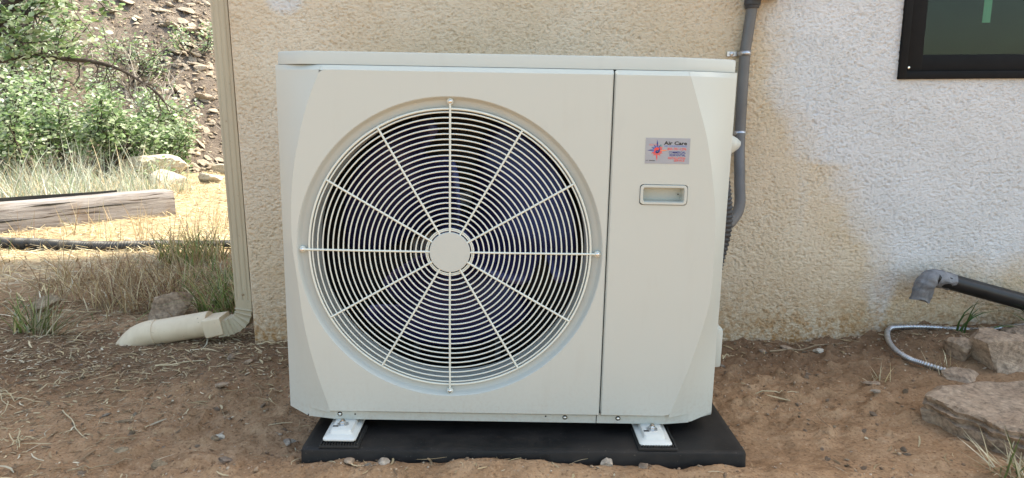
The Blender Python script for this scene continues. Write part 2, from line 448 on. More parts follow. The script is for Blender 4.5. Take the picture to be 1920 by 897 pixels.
def hill_mat():
    m, t, b = nodes('hill_soil'); g = NT(t); v = g.coord()
    big = g.noise(v, .9, 6, .6); mid = g.noise(v, 6, 7, .7)
    c = g.ramp(g.math('MULTIPLY_ADD', mid, .6, g.math('MULTIPLY', big, .4)), [(.32, (.12, .095, .08)), (.5, (.21, .17, .142)), (.68, (.33, .275, .225))])
    g.l(c, b.inputs['Base Color']); b.inputs['Roughness'].default_value = .97; b.inputs['Specular IOR Level'].default_value = .1
    g.bump(g.noise(v, 9, 8, .7), 1, .12, b); return m
M['hill'] = hill_mat()

# ------------------------------------------------------------------ ground and hillside
NX, NY, S0 = -.5, .866, 8.4
def hill_h(x, y):
    s = NX*x+NY*y-S0
    base = .78*np.where(s > 0, s*s/(s+.5), 0.)
    base = np.minimum(base, 22+.1*s)
    return base
def gh(x, y, fine=True):
    x = np.asarray(x, float); y = np.asarray(y, float)
    d = np.hypot(x, y)
    h = .018*fbm(x*1.7+3, y*1.7, 3, 3)*np.exp(-d*.02)
    h = h+(.051-.005*x+.012*fbm(x*9, y*3+2, 14, 3))*np.exp(-((y+.11)/.09)**2)*sst(-.95, -.4, x)*(1-sst(.45, 1.0, x))      # dug soil heaped along the pad
    h = h+.060*sst(.95, 1.45, x)*sst(.25, .72, y)*(1-sst(1.0, 2.0, y))                # rise at the rocks
    h = h+.022*np.exp(-(((x+.72)/.28)**2+((y-.72)/.22)**2))                           # earth at the wall corner
    h = h+.05*np.exp(-(((x+1.75)/.55)**2+((y-1.95)/.45)**2))                          # grassy hump
    h = h+.03*np.exp(-(((x+2.3)/.5)**2+((y-1.2)/.4)**2))
    ip = sst(-.475, -.458, x)*(1-sst(.500, .518, x))*sst(-.076, -.060, y)*(1-sst(.38, .50, y))
    h = h*(1-ip)+.012*ip
    if fine:
        near = np.exp(-np.maximum(d-2, 0)*.6)
        ax = x*.85+y*.5; ay = -x*.5+y*.85
        tex = .009*fbm(ax*7, ay*13, 5, 3)+.0085*fbm(ax*26, ay*46, 9, 4)
        clod = np.abs(vnoise(x*55, y*60, 31))*.013+np.maximum(vnoise(x*28, y*33, 77)-.12, 0)*.030+np.maximum(vnoise(x*47, y*52, 78)-.2, 0)*.020
        h = h+(tex+clod*(.35+1.1*sst(-.1, .25, fbm(x*2.3, y*2.3, 61, 2))))*near*(1-ip)
    return h
def graded(lo, hi, c0, c1, step, g=.022):
    a = list(np.arange(c0, c1, step))
    p, s = c1, step
    while p < hi: a.append(p); s = step+g*(p-c1); p += s
    a.append(hi)
    p = c0-step; b = []
    while p > lo: b.append(p); s = step+g*(c0-p); p -= s
    b.append(lo)
    return np.array(b[::-1]+a)
gx = graded(-90, 90, -1.75, 1.65, .0085); gy = graded(-90, 90, -.22, 1.5, .0085)
XX, YY = np.meshgrid(gx, gy)
ZZ = gh(XX, YY)
nx, ny = len(gx), len(gy)
idx = np.arange(nx*ny).reshape(ny, nx)
F = np.stack([idx[:-1, :-1], idx[:-1, 1:], idx[1:, 1:], idx[1:, :-1]], -1).reshape(-1, 4)
tag(mesh_np('ground', np.stack([XX, YY, ZZ], -1), F, M['ground'], smooth=True), kind='structure')
# hillside
ss = np.concatenate([np.arange(-.5, 7, .09), np.geomspace(7, 70, 40)]); tt = np.concatenate([-np.geomspace(10, 90, 25)[::-1], np.arange(-9.9, 9.9, .11), np.geomspace(10, 90, 25)])
SS, TT = np.meshgrid(ss+S0, tt)
HX = NX*SS+NY*TT; HY = NY*SS-NX*TT
def hill_z(x, y):
    s = NX*x+NY*y-S0
    a = np.clip(s*.6, 0, 1)
    return hill_h(x, y)+a*(.32*fbm(x*.9, y*.9, 41, 4)+.10*fbm(x*5, y*5, 43, 4))-.06*(1-np.clip((s+.2)*4, 0, 1))
HZ = hill_z(HX, HY)
i2 = np.arange(HX.size).reshape(HX.shape)
F = np.stack([i2[:-1, :-1], i2[1:, :-1], i2[1:, 1:], i2[:-1, 1:]], -1).reshape(-1, 4)
tag(mesh_np('hillside', np.stack([HX, HY, HZ], -1), F[:, ::-1], M['hill'], smooth=True), kind='structure')
def zat(x, y):
    s = NX*x+NY*y-S0
    g0 = float(gh(x, y)); return max(g0, float(hill_z(np.array(x), np.array(y)))) if s > -.3 else g0

# ------------------------------------------------------------------ house
YW, XL = .79, -.877
house = empty('house', (XL, YW, 0), label='stucco house wall, beige with a grey repaired patch and a dark window', cat='house')
house.location = (0, 0, 0)
WX0, WZ0, WX1, WZ1 = 1.222, .877, 2.45, 2.05          # window opening
XR, ZR0, ZR1 = 1.95, -.06, 1.24
a, b_, c_, d_ = WX0+.012, WX1-.012, WZ0+.012, WZ1-.012
sx_ = np.concatenate([np.linspace(XL, a, int((a-XL)/.0030)), np.linspace(a, XR, int((XR-a)/.0030))[1:]])
sz_ = np.concatenate([np.linspace(ZR0, c_, int((c_-ZR0)/.0030)), np.linspace(c_, ZR1, int((ZR1-c_)/.0030))[1:]])
SXX, SZZ = np.meshgrid(sx_, sz_)
wx = SXX+.004*vnoise(SXX*45, SZZ*45, 2); wz = SZZ+.004*vnoise(SXX*45, SZZ*45, 6)
lump = vnoise(wx*150, wz*185, 11)+.4*vnoise(wx*70, wz*90, 12)                           # flattened dash lumps
pit = sst(.12, .40, vnoise(wx*165+7, wz*200+3, 23))*(.75+.5*sst(-.25, .25, vnoise(SXX*9, SZZ*9, 55)))
hgt = -.0016*np.clip(lump, -.6, .35)+.0030*pit+.0012*fbm(SXX*6, SZZ*6, 33, 3)
edge = np.minimum(np.minimum(SXX-XL, XR-SXX), np.minimum(SZZ-ZR0, ZR1-SZZ)); hgt = hgt*sst(0, .01, edge)
cor = .005*np.clip(1-(SXX-XL)/.012, 0, 1)**2               # rounded corner bead
Vw = np.stack([SXX, YW+hgt+cor, SZZ], -1).reshape(-1, 3)
i3 = np.arange(SXX.size).reshape(SXX.shape)
Fw = np.stack([i3[:-1, :-1], i3[:-1, 1:], i3[1:, 1:], i3[1:, :-1]], -1).reshape(-1, 4)
cxm = SXX[:-1, :-1].ravel(); czm = SZZ[:-1, :-1].ravel()
Fw = Fw[~((cxm > a-.001)&(czm > c_-.001))]
mesh_np('wall', Vw, Fw, M['stucco'], house, smooth=True)
mb = MB()
for x0, x1, z0, z1 in ((XL, XR, -.4, ZR0), (XL, a, ZR1, 2.75), (a, b_, d_, 2.75), (XR, b_, -.4, c_), (b_, 6.5, -.4, 2.75)):
    mb.add([(x0, YW, z0), (x1, YW, z0), (x1, YW, z1), (x0, YW, z1)], [(0, 1, 2, 3)])
for q in ([(a, c_), (b_, c_)], [(b_, c_), (b_, d_)], [(b_, d_), (a, d_)], [(a, d_), (a, c_)]):     # reveals
    (x0, z0), (x1, z1) = q
    mb.add([(x0, YW+.002, z0), (x1, YW+.002, z1), (x1, YW+.16, z1), (x0, YW+.16, z0)], [(0, 1, 2, 3)])
YB = 2.55  # unseen house depth, set for where its shadow ends
for q in ([(XL, YW+.005), (XL, YB)], [(XL, YB), (6.5, YB)], [(6.5, YB), (6.5, YW)]):
    (x0, y0), (x1, y1) = q
    mb.add([(x0, y0, -.4), (x1, y1, -.4), (x1, y1, 2.75), (x0, y0, 2.75)], [(0, 1, 2, 3)])
mb.build('outer_wall', M['stucco'], house, smooth=False, fix=False)
rb = MB()  # unseen roof, added with its overhang to cast the house shadow
rb.box((XL-.42, YW-.30, 2.75), (6.9, YB+.42, 2.86))
mid = (YW+YB)/2
rb.add([(XL-.42, YW-.30, 2.862), (6.9, YW-.30, 2.862), (6.9, mid, 3.2), (XL-.42, mid, 3.2), (XL-.42, YB+.42, 2.862), (6.9, YB+.42, 2.862)], [(0, 1, 2, 3), (3, 2, 5, 4), (0, 3, 4), (1, 5, 2)])
rb.build('shadow_roof', M['shadow_eave'], house, smooth=False)
# window: outer frame, inset sash frame, pane, dark green sheet added behind for the unlit room
win = MB()
def frame(mb, x0, z0, x1, z1, wd, y0, y1, bev=.003):
    mb.box((x0, y0, z0), (x0+wd, y1, z1), bev); mb.box((x1-wd, y0, z0), (x1, y1, z1), bev)
    mb.box((x0+wd-.004, y0+.0006, z0), (x1-wd+.004, y1-.0006, z0+wd), bev); mb.box((x0+wd-.004, y0+.0006, z1-wd), (x1-wd+.004, y1-.0006, z1), bev)
frame(win, WX0, WZ0, WX1, WZ1, .024, YW-.012, YW+.10)
win_o = win.build('window', M['black_frame'], house)
win = MB(); frame(win, WX0+.0265, WZ0+.0235, WX1-.0265, WZ1-.0235, .052, YW+.004, YW+.09)
win.build('window_frame', M['black_frame'], win_o)
win = MB(); win.box((WX0+.07, YW+.030, WZ0+.066), (WX1-.07, YW+.036, WZ1-.066)); win.build('pane', M['glass'], win_o, smooth=False)
win = MB(); win.box((WX0+.02, YW+.085, WZ0+.02), (WX0+.50, YW+.089, WZ1-.02)); win.box((WX0+.503, YW+.090, WZ0+.02), (WX1-.02, YW+.094, WZ1-.02)); win.build('unlit_room_sheet', M['unlit_room'], win_o, smooth=False)
win = MB(); win.box((1.497, YW+.040, 1.052), (1.522, YW+.042, 1.6)); win.build('tape_strip', M['mint'], win_o, smooth=False)['label'] = 'pale mint green tape strip'
win = MB()
for cx in (WX0+.036,): win.lathe_y([(.004, YW+.004), (.0035, YW+.0015), (.0, YW+.001)], (cx, WZ0+.036), n=10)
win.build('screw', M['steel'], win_o)

# ------------------------------------------------------------------ heat pump (local frame: x right, y back, z up; leaning 1.4 degrees)
hp = empty('heat_pump', (0, 0, .1), (0, R(1.4), 0), label='cream outdoor heat pump unit with round fan grille on black pad', cat='heat pump')
FC = (-.1435, .390)                                   # fan centre
LC = [(-.4110, .7680), (-.4152, .7560), (-.4307, .7200), (-.4496, .6634), (-.4676, .5892), (-.4763, .5285), (-.4806, .4784), (-.4816, .3998), (-.4734, .3209), (-.4624, .2174), (-.4423, .1225), (-.4178, .0396), (-.4130, .0215)]
RC = [(.3500, .7680), (.3550, .7560), (.3703, .7120), (.3925, .6442), (.4084, .5699), (.4207, .4941), (.4258, .4167), (.4243, .3005), (.4119, .2263), (.3923, .1505), (.3726, .0861), (.3505, .0215)]
XE0, XE1, DP = -.519, .463, .055                       # side edges and how far back they sit
ZT, ZB, ZTOP, ZBOT = .768, .0215, .7785, -.004
SEAM = .1945
def cast(poly, c, ang):
    """hit of the ray from c at angle ang with a closed polygon [(x,z,flag)...] -> (x,z,flag)"""
    dx, dz = math.cos(ang), math.sin(ang); best = None
    n = len(poly)
    for i in range(n):
        x0, z0, fl = poly[i]; x1, z1, _ = poly[(i+1) % n]
        ex, ez = x1-x0, z1-z0; den = dx*ez-dz*ex
        if abs(den) < 1e-12: continue
        t = ((x0-c[0])*ez-(z0-c[1])*ex)/den; u = ((x0-c[0])*dz-(z0-c[1])*dx)/den
        if t > 0 and -1e-6 <= u <= 1+1e-6 and (best is None or t < best[0]): best = (t, c[0]+dx*t, c[1]+dz*t, fl)
    return best[1:]
def dense(pts, n=40):
    return [(p.x, p.y) for p in spline([(x, z, 0) for x, z in pts], n)]
LCd, RCd = dense(LC), dense(RC)
OUT = {'T': (.015,), 'B': (.005,), 'S': (.004,), 'C': (0.,)}
def panel(name, inner_poly, outer_poly, c, hole, parent, mat):
    angs = sorted(set([round(2*math.pi*k/220, 6) for k in range(220)] + [round(math.atan2(z-c[1], x-c[0]) % (2*math.pi), 6) for x, z, f in inner_poly if f in 'TBS']))
    l0, l1, l2, l3 = [], [], [], []
    for a in angs:
        hx, hz = hole(a); x1, z1, f1 = cast(inner_poly, c, a); x2, z2, f2 = cast(outer_poly, c, a)
        y = OUT[f2][0]
        l0.append((hx, 0, hz)); l1.append((x1, 0, z1))
        if f2 == 'C': x2, z2 = x1, z1
        l2.append((x2, y, z2)); l3.append((x2, y+(.0 if f2 == 'C' else .016), z2))
    mb = MB(); mb.rings([l0, l1, l2, l3])
    return mb
gap = .0012
inner = [(x, z, 'C') for x, z in LCd[:-1]]+[(*LCd[-1], 'B'), (SEAM-gap-.003, ZB, 'S'), (SEAM-gap-.003, ZT, 'T')]
outer = [(x, z, 'C') for x, z in LCd[:-1]]+[(LCd[-1][0], ZB-.004, 'B'), (SEAM-gap, ZB-.004, 'S'), (SEAM-gap, ZTOP, 'T'), (LCd[0][0], ZTOP, 'C')]
HR = .329
fp = panel('front_panel', inner, outer, FC, lambda a: (FC[0]+HR*math.cos(a), FC[1]+HR*math.sin(a)), hp, M['enamel'])
def facet(mb, curve, xe, sign):
    """sloping cheek between the curved crease on the front and the side edge"""
    rows = []; zs = [ZTOP, .7735]+[z for _, z in curve]+[.0175]
    for z in zs:
        zz = min(max(z, ZB), ZT)
        k = min(range(len(curve)), key=lambda i: abs(curve[i][1]-zz)); xb = curve[k][0]
        y0 = .015*max(0, (z-ZT)/(ZTOP-ZT)) if z > ZT else 0
        row = []
        for q in range(7):
            s = q/6; row.append((xb+(xe-xb)*s, y0*(1-s)+DP*(.82*s+.18*s*s), z))
        rows.append(row)
    # lower corner below the crease
    for z in (.0174, ZBOT+.012 if sign < 0 else ZBOT+.006, ZBOT):
        xb = -.468 if sign < 0 else .402
        row = []
        x_in = curve[-1][0]
        for q in range(7):
            s = q/6; x = xb+(xe-xb)*s
            f = (x-x_in)/(xe-x_in); y = DP*(.82*f+.18*f*f)
            zz = z+(.011 if z == ZBOT else 0)*s
            row.append((x, y, zz))
        rows.append(row)
    V = [p for r in rows for p in r]; Fs = []
    for i in range(len(rows)-1):
        if i == len(curve)+2: continue
        for q in range(6): Fs.append((i*7+q, i*7+q+1, (i+1)*7+q+1, (i+1)*7+q))
    mb.add(V, Fs)
facet(fp, LCd, XE0, -1)
def strip(mb, x0, x1, y, ylow=None):
    """recessed flange below the panel"""
    zt, zb = .0200, ZBOT
    mb.add([(x0, y, zb), (x1, y, zb), (x1, y, zt), (x0, y, zt), (x0, y+.01, zb), (x1, y+.01, zb), (x1, -.0, zt), (x0, -.0, zt)], [(0, 1, 2, 3), (0, 4, 5, 1)])
fl = lambda x, x_in, xe: DP*(.82*(x-x_in)/(xe-x_in)+.18*((x-x_in)/(xe-x_in))**2)
yl = fl(-.468, LCd[-1][0], XE0); yr = fl(.402, RCd[-1][0], XE1)
fp.add([(-.468, yl, ZBOT), (-.405, .012, ZBOT), (-.405, .012, .0178), (-.468, yl, .0178)], [(0, 1, 2, 3)])
strip(fp, -.405, .1876, .012)
x0 = LCd[0][0]; fp.add([(x0-.002, .0006, ZT-.001), (x0+.03, .0006, ZT-.001), (x0+.03, .0160, ZTOP), (x0-.002, .0160, ZTOP)], [(0, 1, 2, 3)])
fp.build('front_panel', M['enamel'], hp, sharp=12, planar=True)
# service panel with the moulded handle
HC = (.309, .5220); HW, HH, HRd = .0475, .0188, .006
def rrect(a, hw, hh, r, c):
    dx, dz = math.cos(a), math.sin(a); t = min(hw/abs(dx) if abs(dx) > 1e-9 else 9, hh/abs(dz) if abs(dz) > 1e-9 else 9)
    x, z = dx*t, dz*t
    ax, az = abs(x), abs(z)
    if ax > hw-r and az > hh-r:
        lo, hi = 0, 1
        for _ in range(30):
            m_ = (lo+hi)/2; X, Z = ax*m_, az*m_
            if X > hw-r and Z > hh-r and math.hypot(X-(hw-r), Z-(hh-r)) > r: hi = m_
            else: lo = m_
        x *= lo; z *= lo
    return c[0]+x, c[1]+z
inner = [(SEAM+gap+.003, ZT, 'S'), (SEAM+gap+.003, ZB, 'B')]+[(x, z, 'C') for x, z in RCd[::-1][:-1]]+[(*RCd[0], 'T')]
outer = [(SEAM+gap, ZTOP, 'S'), (SEAM+gap, ZB-.004, 'B'), (RCd[-1][0], ZB-.004, 'C')]+[(x, z, 'C') for x, z in RCd[::-1][:-1]]+[(RCd[0][0], ZT, 'C'), (RCd[0][0], ZTOP, 'T')]
sp = panel('service_panel', inner, outer, HC, lambda a: rrect(a, .0508, .0220, .007, HC), hp, M['enamel'])
facet(sp, RCd, XE1, 1)
strip(sp, .1895, .345, .012)
sp.add([(.345, .012, ZBOT), (.402, yr, ZBOT), (.402, yr, .0178), (.345, .012, .0178)], [(0, 1, 2, 3)])
x0 = RCd[0][0]; sp.add([(x0-.03, .0006, ZT-.001), (x0+.002, .0006, ZT-.001), (x0+.002, .0160, ZTOP), (x0-.03, .0160, ZTOP)], [(0, 1, 2, 3)])
service = sp.build('service_panel', M['enamel'], hp, sharp=12, planar=True)
def rl(hw, hh, r, y, n=64): return [(lambda p: (p[0], y, p[1]))(rrect(2*math.pi*(k+.5)/n, hw, hh, r, HC)) for k in range(n)]
mb = MB(); mb.rings([rl(.0497, .0209, .007, .006), rl(.0497, .0209, .007, -.0015), rl(.0488, .0200, .006, -.0028), rl(.0440, .0158, .003, -.0028), rl(.0428, .0146, .003, .0), rl(.0420, .0138, .003, .026)], (False, True))
mb.build('handle', M['enamel'], service)
mb = MB(); mb.lathe_y([(.0016, .0225), (.0, .0225)], (HC[0]+.036, HC[1]-.001), n=8); mb.build('screw_hole', M['hole'], service)
# sides, back, floor
for nm, x in (('side_panel', XE0), ('side_panel', XE1)):
    s = 1 if x < 0 else -1
    mb = MB(); mb.add([(x, DP, ZBOT+.012), (x, .40, ZBOT+.012), (x, .40, ZTOP), (x, DP, ZTOP), (x+s*.004, DP+.002, ZBOT+.012), (x+s*.004, .398, ZBOT+.012), (x+s*.004, .398, ZTOP), (x+s*.004, DP+.002, ZTOP)], [(0, 1, 2, 3), (7, 6, 5, 4), (0, 3, 7, 4), (1, 5, 6, 2)])
    mb.build(nm, M['enamel'], hp, smooth=False)
mb = MB(); mb.box((XE0+.006, .062, ZBOT+.002), (XE1-.006, .395, ZBOT+.012)); mb.build('base_pan', M['enamel'], hp, smooth=False)
mb = MB(); mb.box((XE0+.006, .395, ZBOT+.006), (XE1-.006, .405, ZTOP)); mb.build('back_panel', M['enamel'], hp, smooth=False)
# lid
def lid_loop(off, z):
    p = [(-.452, .017), (.343, .017), (XE1+.002, DP+.004), (XE1+.002, .412), (XE0-.000, .412), (XE0-.000, DP+.004)]
    c = (-.028, .2); out = []
    P = []
    for i in range(6):                                   # soften the corners
        a = Vector(p[i-1]); b = Vector(p[i]); d = Vector(p[(i+1) % 6]); r = .02
        for t in (0, .5, 1):
            q0 = b+(a-b).normalized()*r; q1 = b+(d-b).normalized()*r
            P.append((q0*(1-t)**2+b*2*t*(1-t)+q1*t*t))
    for q in P:
        v = Vector((q.x-c[0], q.y-c[1])); out.append((c[0]+v.x*(1-off/abs(.49)), c[1]+v.y*(1-off/.2), z))
    return out
mb = MB(); mb.rings([lid_loop(.006, .7800), lid_loop(.0, .7795), lid_loop(0, .8020), lid_loop(.0012, .8050), lid_loop(.004, .8065), lid_loop(.05, .8085)], (True, True))
mb.build('lid', M['enamel'], hp, sharp=28)
# fan shroud: trough around the grille and bell mouth behind it
mb = MB(); mb.lathe_y([(HR, 0), (.3275, .0008), (.3262, .003), (.3225, .010), (.319, .0125), (.3085, .0135), (.3060, .0145), (.3035, .020), (.3010, .034), (.2985, .055), (.2980, .085)], FC, n=128)
mb.build('fan_shroud', M['shroud'], hp, sharp=50)
# coils at back and left; floor, top, partition blackened as painted shade, fin lines as real ribs at the back
mb = MB()
x0, x1, z0, z1, yb = XE0+.012, SEAM+.012, .012, .772, .36
mb.add([(x0, .058, z0), (x1, .03, z0), (x1, .03, z1), (x0, .058, z1), (x0, yb, z0), (x1, yb, z0), (x1, yb, z1), (x0, yb, z1)], [(0, 1, 5, 4), (1, 2, 6, 5), (2, 3, 7, 6), (3, 0, 4, 7), (4, 5, 6, 7)])
for k in range(24): 
    z = z0+.02+k*.031; mb.add([(x0, yb-.004, z), (x1, yb-.004, z), (x1, yb-.004, z+.006), (x0, yb-.004, z+.006)], [(0, 1, 2, 3)])
mb.build('coil_shade_liner', M['coil_shade_liner'], hp, smooth=False, fix=False)
mb = MB()
for x in (-.262, -.042):
    mb.box((x-.008, .335, .02), (x+.008, .343, .765), .002)
mb.box((-.27, .3435, .30), (-.03, .349, .48), .002)
mb.build('motor_bracket', M['bracket'], hp)
mb = MB(); mb.lathe_y([(.0, .300), (.05, .300), (.056, .305), (.056, .335)], FC, n=40); mb.build('motor', M['coil_shade_liner'], hp)
# fan
mb = MB(); mb.lathe_y([(.0, .060), (.035, .060), (.045, .066), (.047, .075), (.047, .295)], FC, n=48); fan = mb.build('fan', M['blade'], hp)
TE = [(.045, -46), (.083, -41), (.120, -37), (.155, -34.5), (.186, -31), (.198, -26), (.205, -14), (.212, -8), (.220, -11), (.238, -18), (.258, -22), (.292, -19)]
TEr = np.array([p[0] for p in TE]); TEa = np.array([p[1] for p in TE])
for kb in range(3):
    V, Fs = [], []
    rr = sorted(set(list(np.linspace(.044, .292, 28))+[.186, .198, .205, .212, .220, .238])); na = 16
    for r in rr:
        a0 = float(np.interp(r, TEr, TEa)); a1 = 62+14*math.sin((r-.044)/.248*2.4)
        for q in range(na+1):
            s = q/na; adeg = a0+(a1-a0)*s; a = R(adeg+120*kb)
            base = max(0, (adeg+50)/125); y = .040+.150*min(base/.384, 1)+.095*max(0, (base-.384)/.616)
            V.append((FC[0]+r*math.cos(a), y, FC[1]+r*math.sin(a)))
    n = na+1
    for i in range(len(rr)-1):
        for q in range(na): Fs.append((i*n+q, i*n+q+1, (i+1)*n+q+1, (i+1)*n+q))
    mb = MB(); mb.add(V, Fs); bo = mb.build('blade', M['blade'], fan, sharp=60)
    so = bo.modifiers.new('thickness', 'SOLIDIFY'); so.thickness = .003; so.offset = 0
# grille
def torus(R0, r, y, n=112, m=8):
    mb = MB(); mb.tube([(R0*math.cos(2*math.pi*k/n), y, R0*math.sin(2*math.pi*k/n)) for k in range(n)], r, n=m, closed=True); return mb
def at_fan(o): o.location = (FC[0], 0, FC[1]); return o
GY = .0055
gb = torus(.3035, .0026, GY+.001)
for k in range(4):                                      # screw tabs on the rim
    a = k*math.pi/2; c = (.3185*math.cos(a), .3185*math.sin(a))
    gb.lathe_y([(.0, .0035), (.0058, .0035), (.0066, .0045), (.0066, .012)], c, n=24)
grille = at_fan(gb.build('fan_grille', M['wire'], hp, sharp=60))
dome = lambda r: GY-.0035*(1-(r/.303)**2)
radii = [.2965-.01115*k for k in range(23)]+[.0478]
for r in radii:
    torus(r, .00165, dome(r), n=112 if r > .15 else 64, m=8).build('grille_ring', M['wire'], grille, sharp=80)
for k in range(12):
    a = k*math.pi/6; e = .316 if k % 3 == 0 else .3015; pts = []; rad = []
    for i in range(9):
        r = .040+(e-.040)*i/8; pts.append((r*math.cos(a), dome(min(r, .303))-.0012, r*math.sin(a))); rad.append(.0023)
    MB().tube(pts, rad, n=10).build('grille_spoke', M['wire'], grille, sharp=60)
MB().lathe_y([(.0435, .004), (.0437, -.0012), (.0425, -.0026), (.0, -.0034)], (0, 0), n=64).build('hub_cap', M['hub'], grille, sharp=40)
def screw(x, y, z, r, parent, washer=True):
    mb = MB()
    if washer: mb.lathe_y([(r*1.45, y), (r*1.40, y-.0006), (r, y-.0006)], (x, z), n=20)
    mb.lathe_y([(r, y-.0005), (r*.95, y-.0016), (r*.65, y-.0028), (r*.3, y-.0032), (r*.26, y-.0014), (0, y-.0014)], (x, z), n=20)
    return mb.build('screw', M['steel'], parent, sharp=40)
for k in range(4):
    a = k*math.pi/2; screw(.3185*math.cos(a), .0034, .3185*math.sin(a), .0046, grille, False)
for x, z in ((-.3935, .0085), (.1173, .0085), (.2378, .0083)):
    mb = MB(); mb.lathe_y([(.0058, .0118), (.0, .0118)], (x, z), n=16); mb.build('screw_hole', M['hole'], hp)
    screw(x, .0115, z, .0040, hp, False)
for x, z in ((-.359, .0085), (.0735, .0105)):
    mb = MB(); mb.lathe_y([(.0021, .0116), (.0, .0116)], (x, z), n=10); mb.build('screw_hole', M['hole'], hp)
# side covers seen past the right edge
def blob(name, c, hx, hy, hz, top, parent):
    mb = MB(); loops = []
    for i in range(9):
        t = i/8; z = c[2]-hz+2*hz*t
        # long slope above, tight round below
        w_ = (math.sin(math.pi*min(1, t/.56)/2) if t < .56 else math.cos(math.pi/2*((t-.56)/.44))**top)
        w_ = max(w_, .02); loops.append([(c[0]+hx*w_*max(0, math.sin(math.pi*k/10))**.7, c[1]-hy*math.cos(math.pi*k/10), z) for k in range(11)])
    V = [p for l in loops for p in l]; Fs = [(i*11+k, i*11+k+1, (i+1)*11+k+1, (i+1)*11+k) for i in range(8) for k in range(10)]
    mb.add(V, Fs); return mb.build(name, M['enamel'], parent, sharp=50)
blob('side_handle', (XE1, .17, .622), .054, .06, .032, .9, hp)
mb = MB(); mb.box((XE1-.002, .10, .098), (XE1+.030, .24, .196), .010); mb.build('valve_cover', M['enamel'], hp, sharp=50)
# feet, slotted bolts
def foot(x0, x1, yf):
    ft = MB()
    loops = []
    for ins, z in ((.0, -.0215), (.0, -.0185), (.0015, -.0165), (.011, -.0145), (.013, -.0065), (.016, -.0045)):
        a0, a1, f0, f1 = x0+ins, x1-ins, yf+ins*1.5, .12
        r = .008; l = []
        for (cx, cy, s0) in ((a0+r, f0+r, math.pi), (a1-r, f0+r, 1.5*math.pi)):
            for k in range(6): l.append((cx+r*math.cos(s0+k*math.pi/10), cy+r*math.sin(s0+k*math.pi/10), z))
        l += [(a1, f1, z), (a0, f1, z)]; loops.append(l)
    ft.rings(loops, (True, True))
    f = ft.build('foot', M['foot'], hp, sharp=40)
    cx, cy = (x0+x1)/2-.001, yf+.046
    mb = MB(); mb.lathe_z([(.0125, -.0048), (.0122, -.0030), (.006, -.0028)], (cx, cy), n=24); mb.build('washer', M['galv'], f)
    mb = MB(); mb.lathe_z([(.0078, -.0032), (.0078, .0025), (.0070, .0034), (.0045, .0036), (.0045, .0085), (.0, .0090)], (cx, cy), n=6); mb.build('bolt', M['steel'], f, sharp=20)
    mb = MB(); mb.box((cx-.020, cy-.012, -.0046), (cx-.008, cy-.006, -.0040)); mb.build('slot', M['hole'], f, smooth=False)
foot(-.416, -.344, -.060); foot(.276, .348, -.060)
# dealer sticker
SC = (.3120, .6145); SW, SH = .0930, .0535
mb = MB(); mb.box((SC[0]-SW/2, -.0006, SC[1]-SH/2), (SC[0]+SW/2, .0004, SC[1]+SH/2)); sticker = mb.build('sticker', M['sticker'], hp, smooth=False)
sticker['label'] = 'silver dealer sticker with red and blue lettering'
def uv(px, py): return (SC[0]-SW/2+(px-163)/478*SW, SC[1]+SH/2-(py-103)/283*SH)
def text(body, px0, py0, px1, py1, mat, bold=.0, shear=0, name='lettering'):
    cu = bpy.data.curves.new('t', 'FONT'); cu.body = body; cu.offset = bold; cu.shear = shear; cu.resolution_u = 2
    to = bpy.data.objects.new('t', cu); C.objects.link(to)
    dg = bpy.context.evaluated_depsgraph_get(); dg.update()
    me = bpy.data.meshes.new_from_object(to.evaluated_get(dg)); bpy.data.objects.remove(to)
    co = np.zeros(len(me.vertices)*3, dtype=np.float32); me.vertices.foreach_get('co', co); co = co.reshape(-1, 3)
    lo, hi = co.min(0), co.max(0)
    (x0, z0), (x1, z1) = uv(px0, py1), uv(px1, py0)
    out = np.zeros_like(co); out[:, 0] = x0+(co[:, 0]-lo[0])/(hi[0]-lo[0])*(x1-x0); out[:, 2] = z0+(co[:, 1]-lo[1])/(hi[1]-lo[1])*(z1-z0); out[:, 1] = -.0010
    me.vertices.foreach_set('co', out.ravel()); me.materials.clear(); me.materials.append(mat); me.update()
    o = bpy.data.objects.new(name, me); link(o, sticker)
text('Air Care', 358, 137, 607, 177, M['ink_black'], .03)
text('AIR CONDITIONING', 362, 181, 607, 199, M['ink_blue'], .01)
text('805-701-1296', 400, 207, 603, 235, M['ink_red'], .01)
text('COMMERCIAL', 415, 246, 598, 271, M['ink_navy'], .02)
text('RESIDENTIAL', 426, 276, 598, 301, M['ink_navy'], .02)
text('INSTALLATION', 413, 309, 595, 334, M['ink_red'], .01)
text('SERVICE', 475, 337, 590, 359, M['ink_red'], .01)
text('LIC. 804898', 172, 346, 270, 358, M['ink_black'], .01)
text('HEATING', 203, 168, 300, 188, M['ink_pink'], .0)
text('&', 318, 172, 342, 198, M['ink_green'], .01)
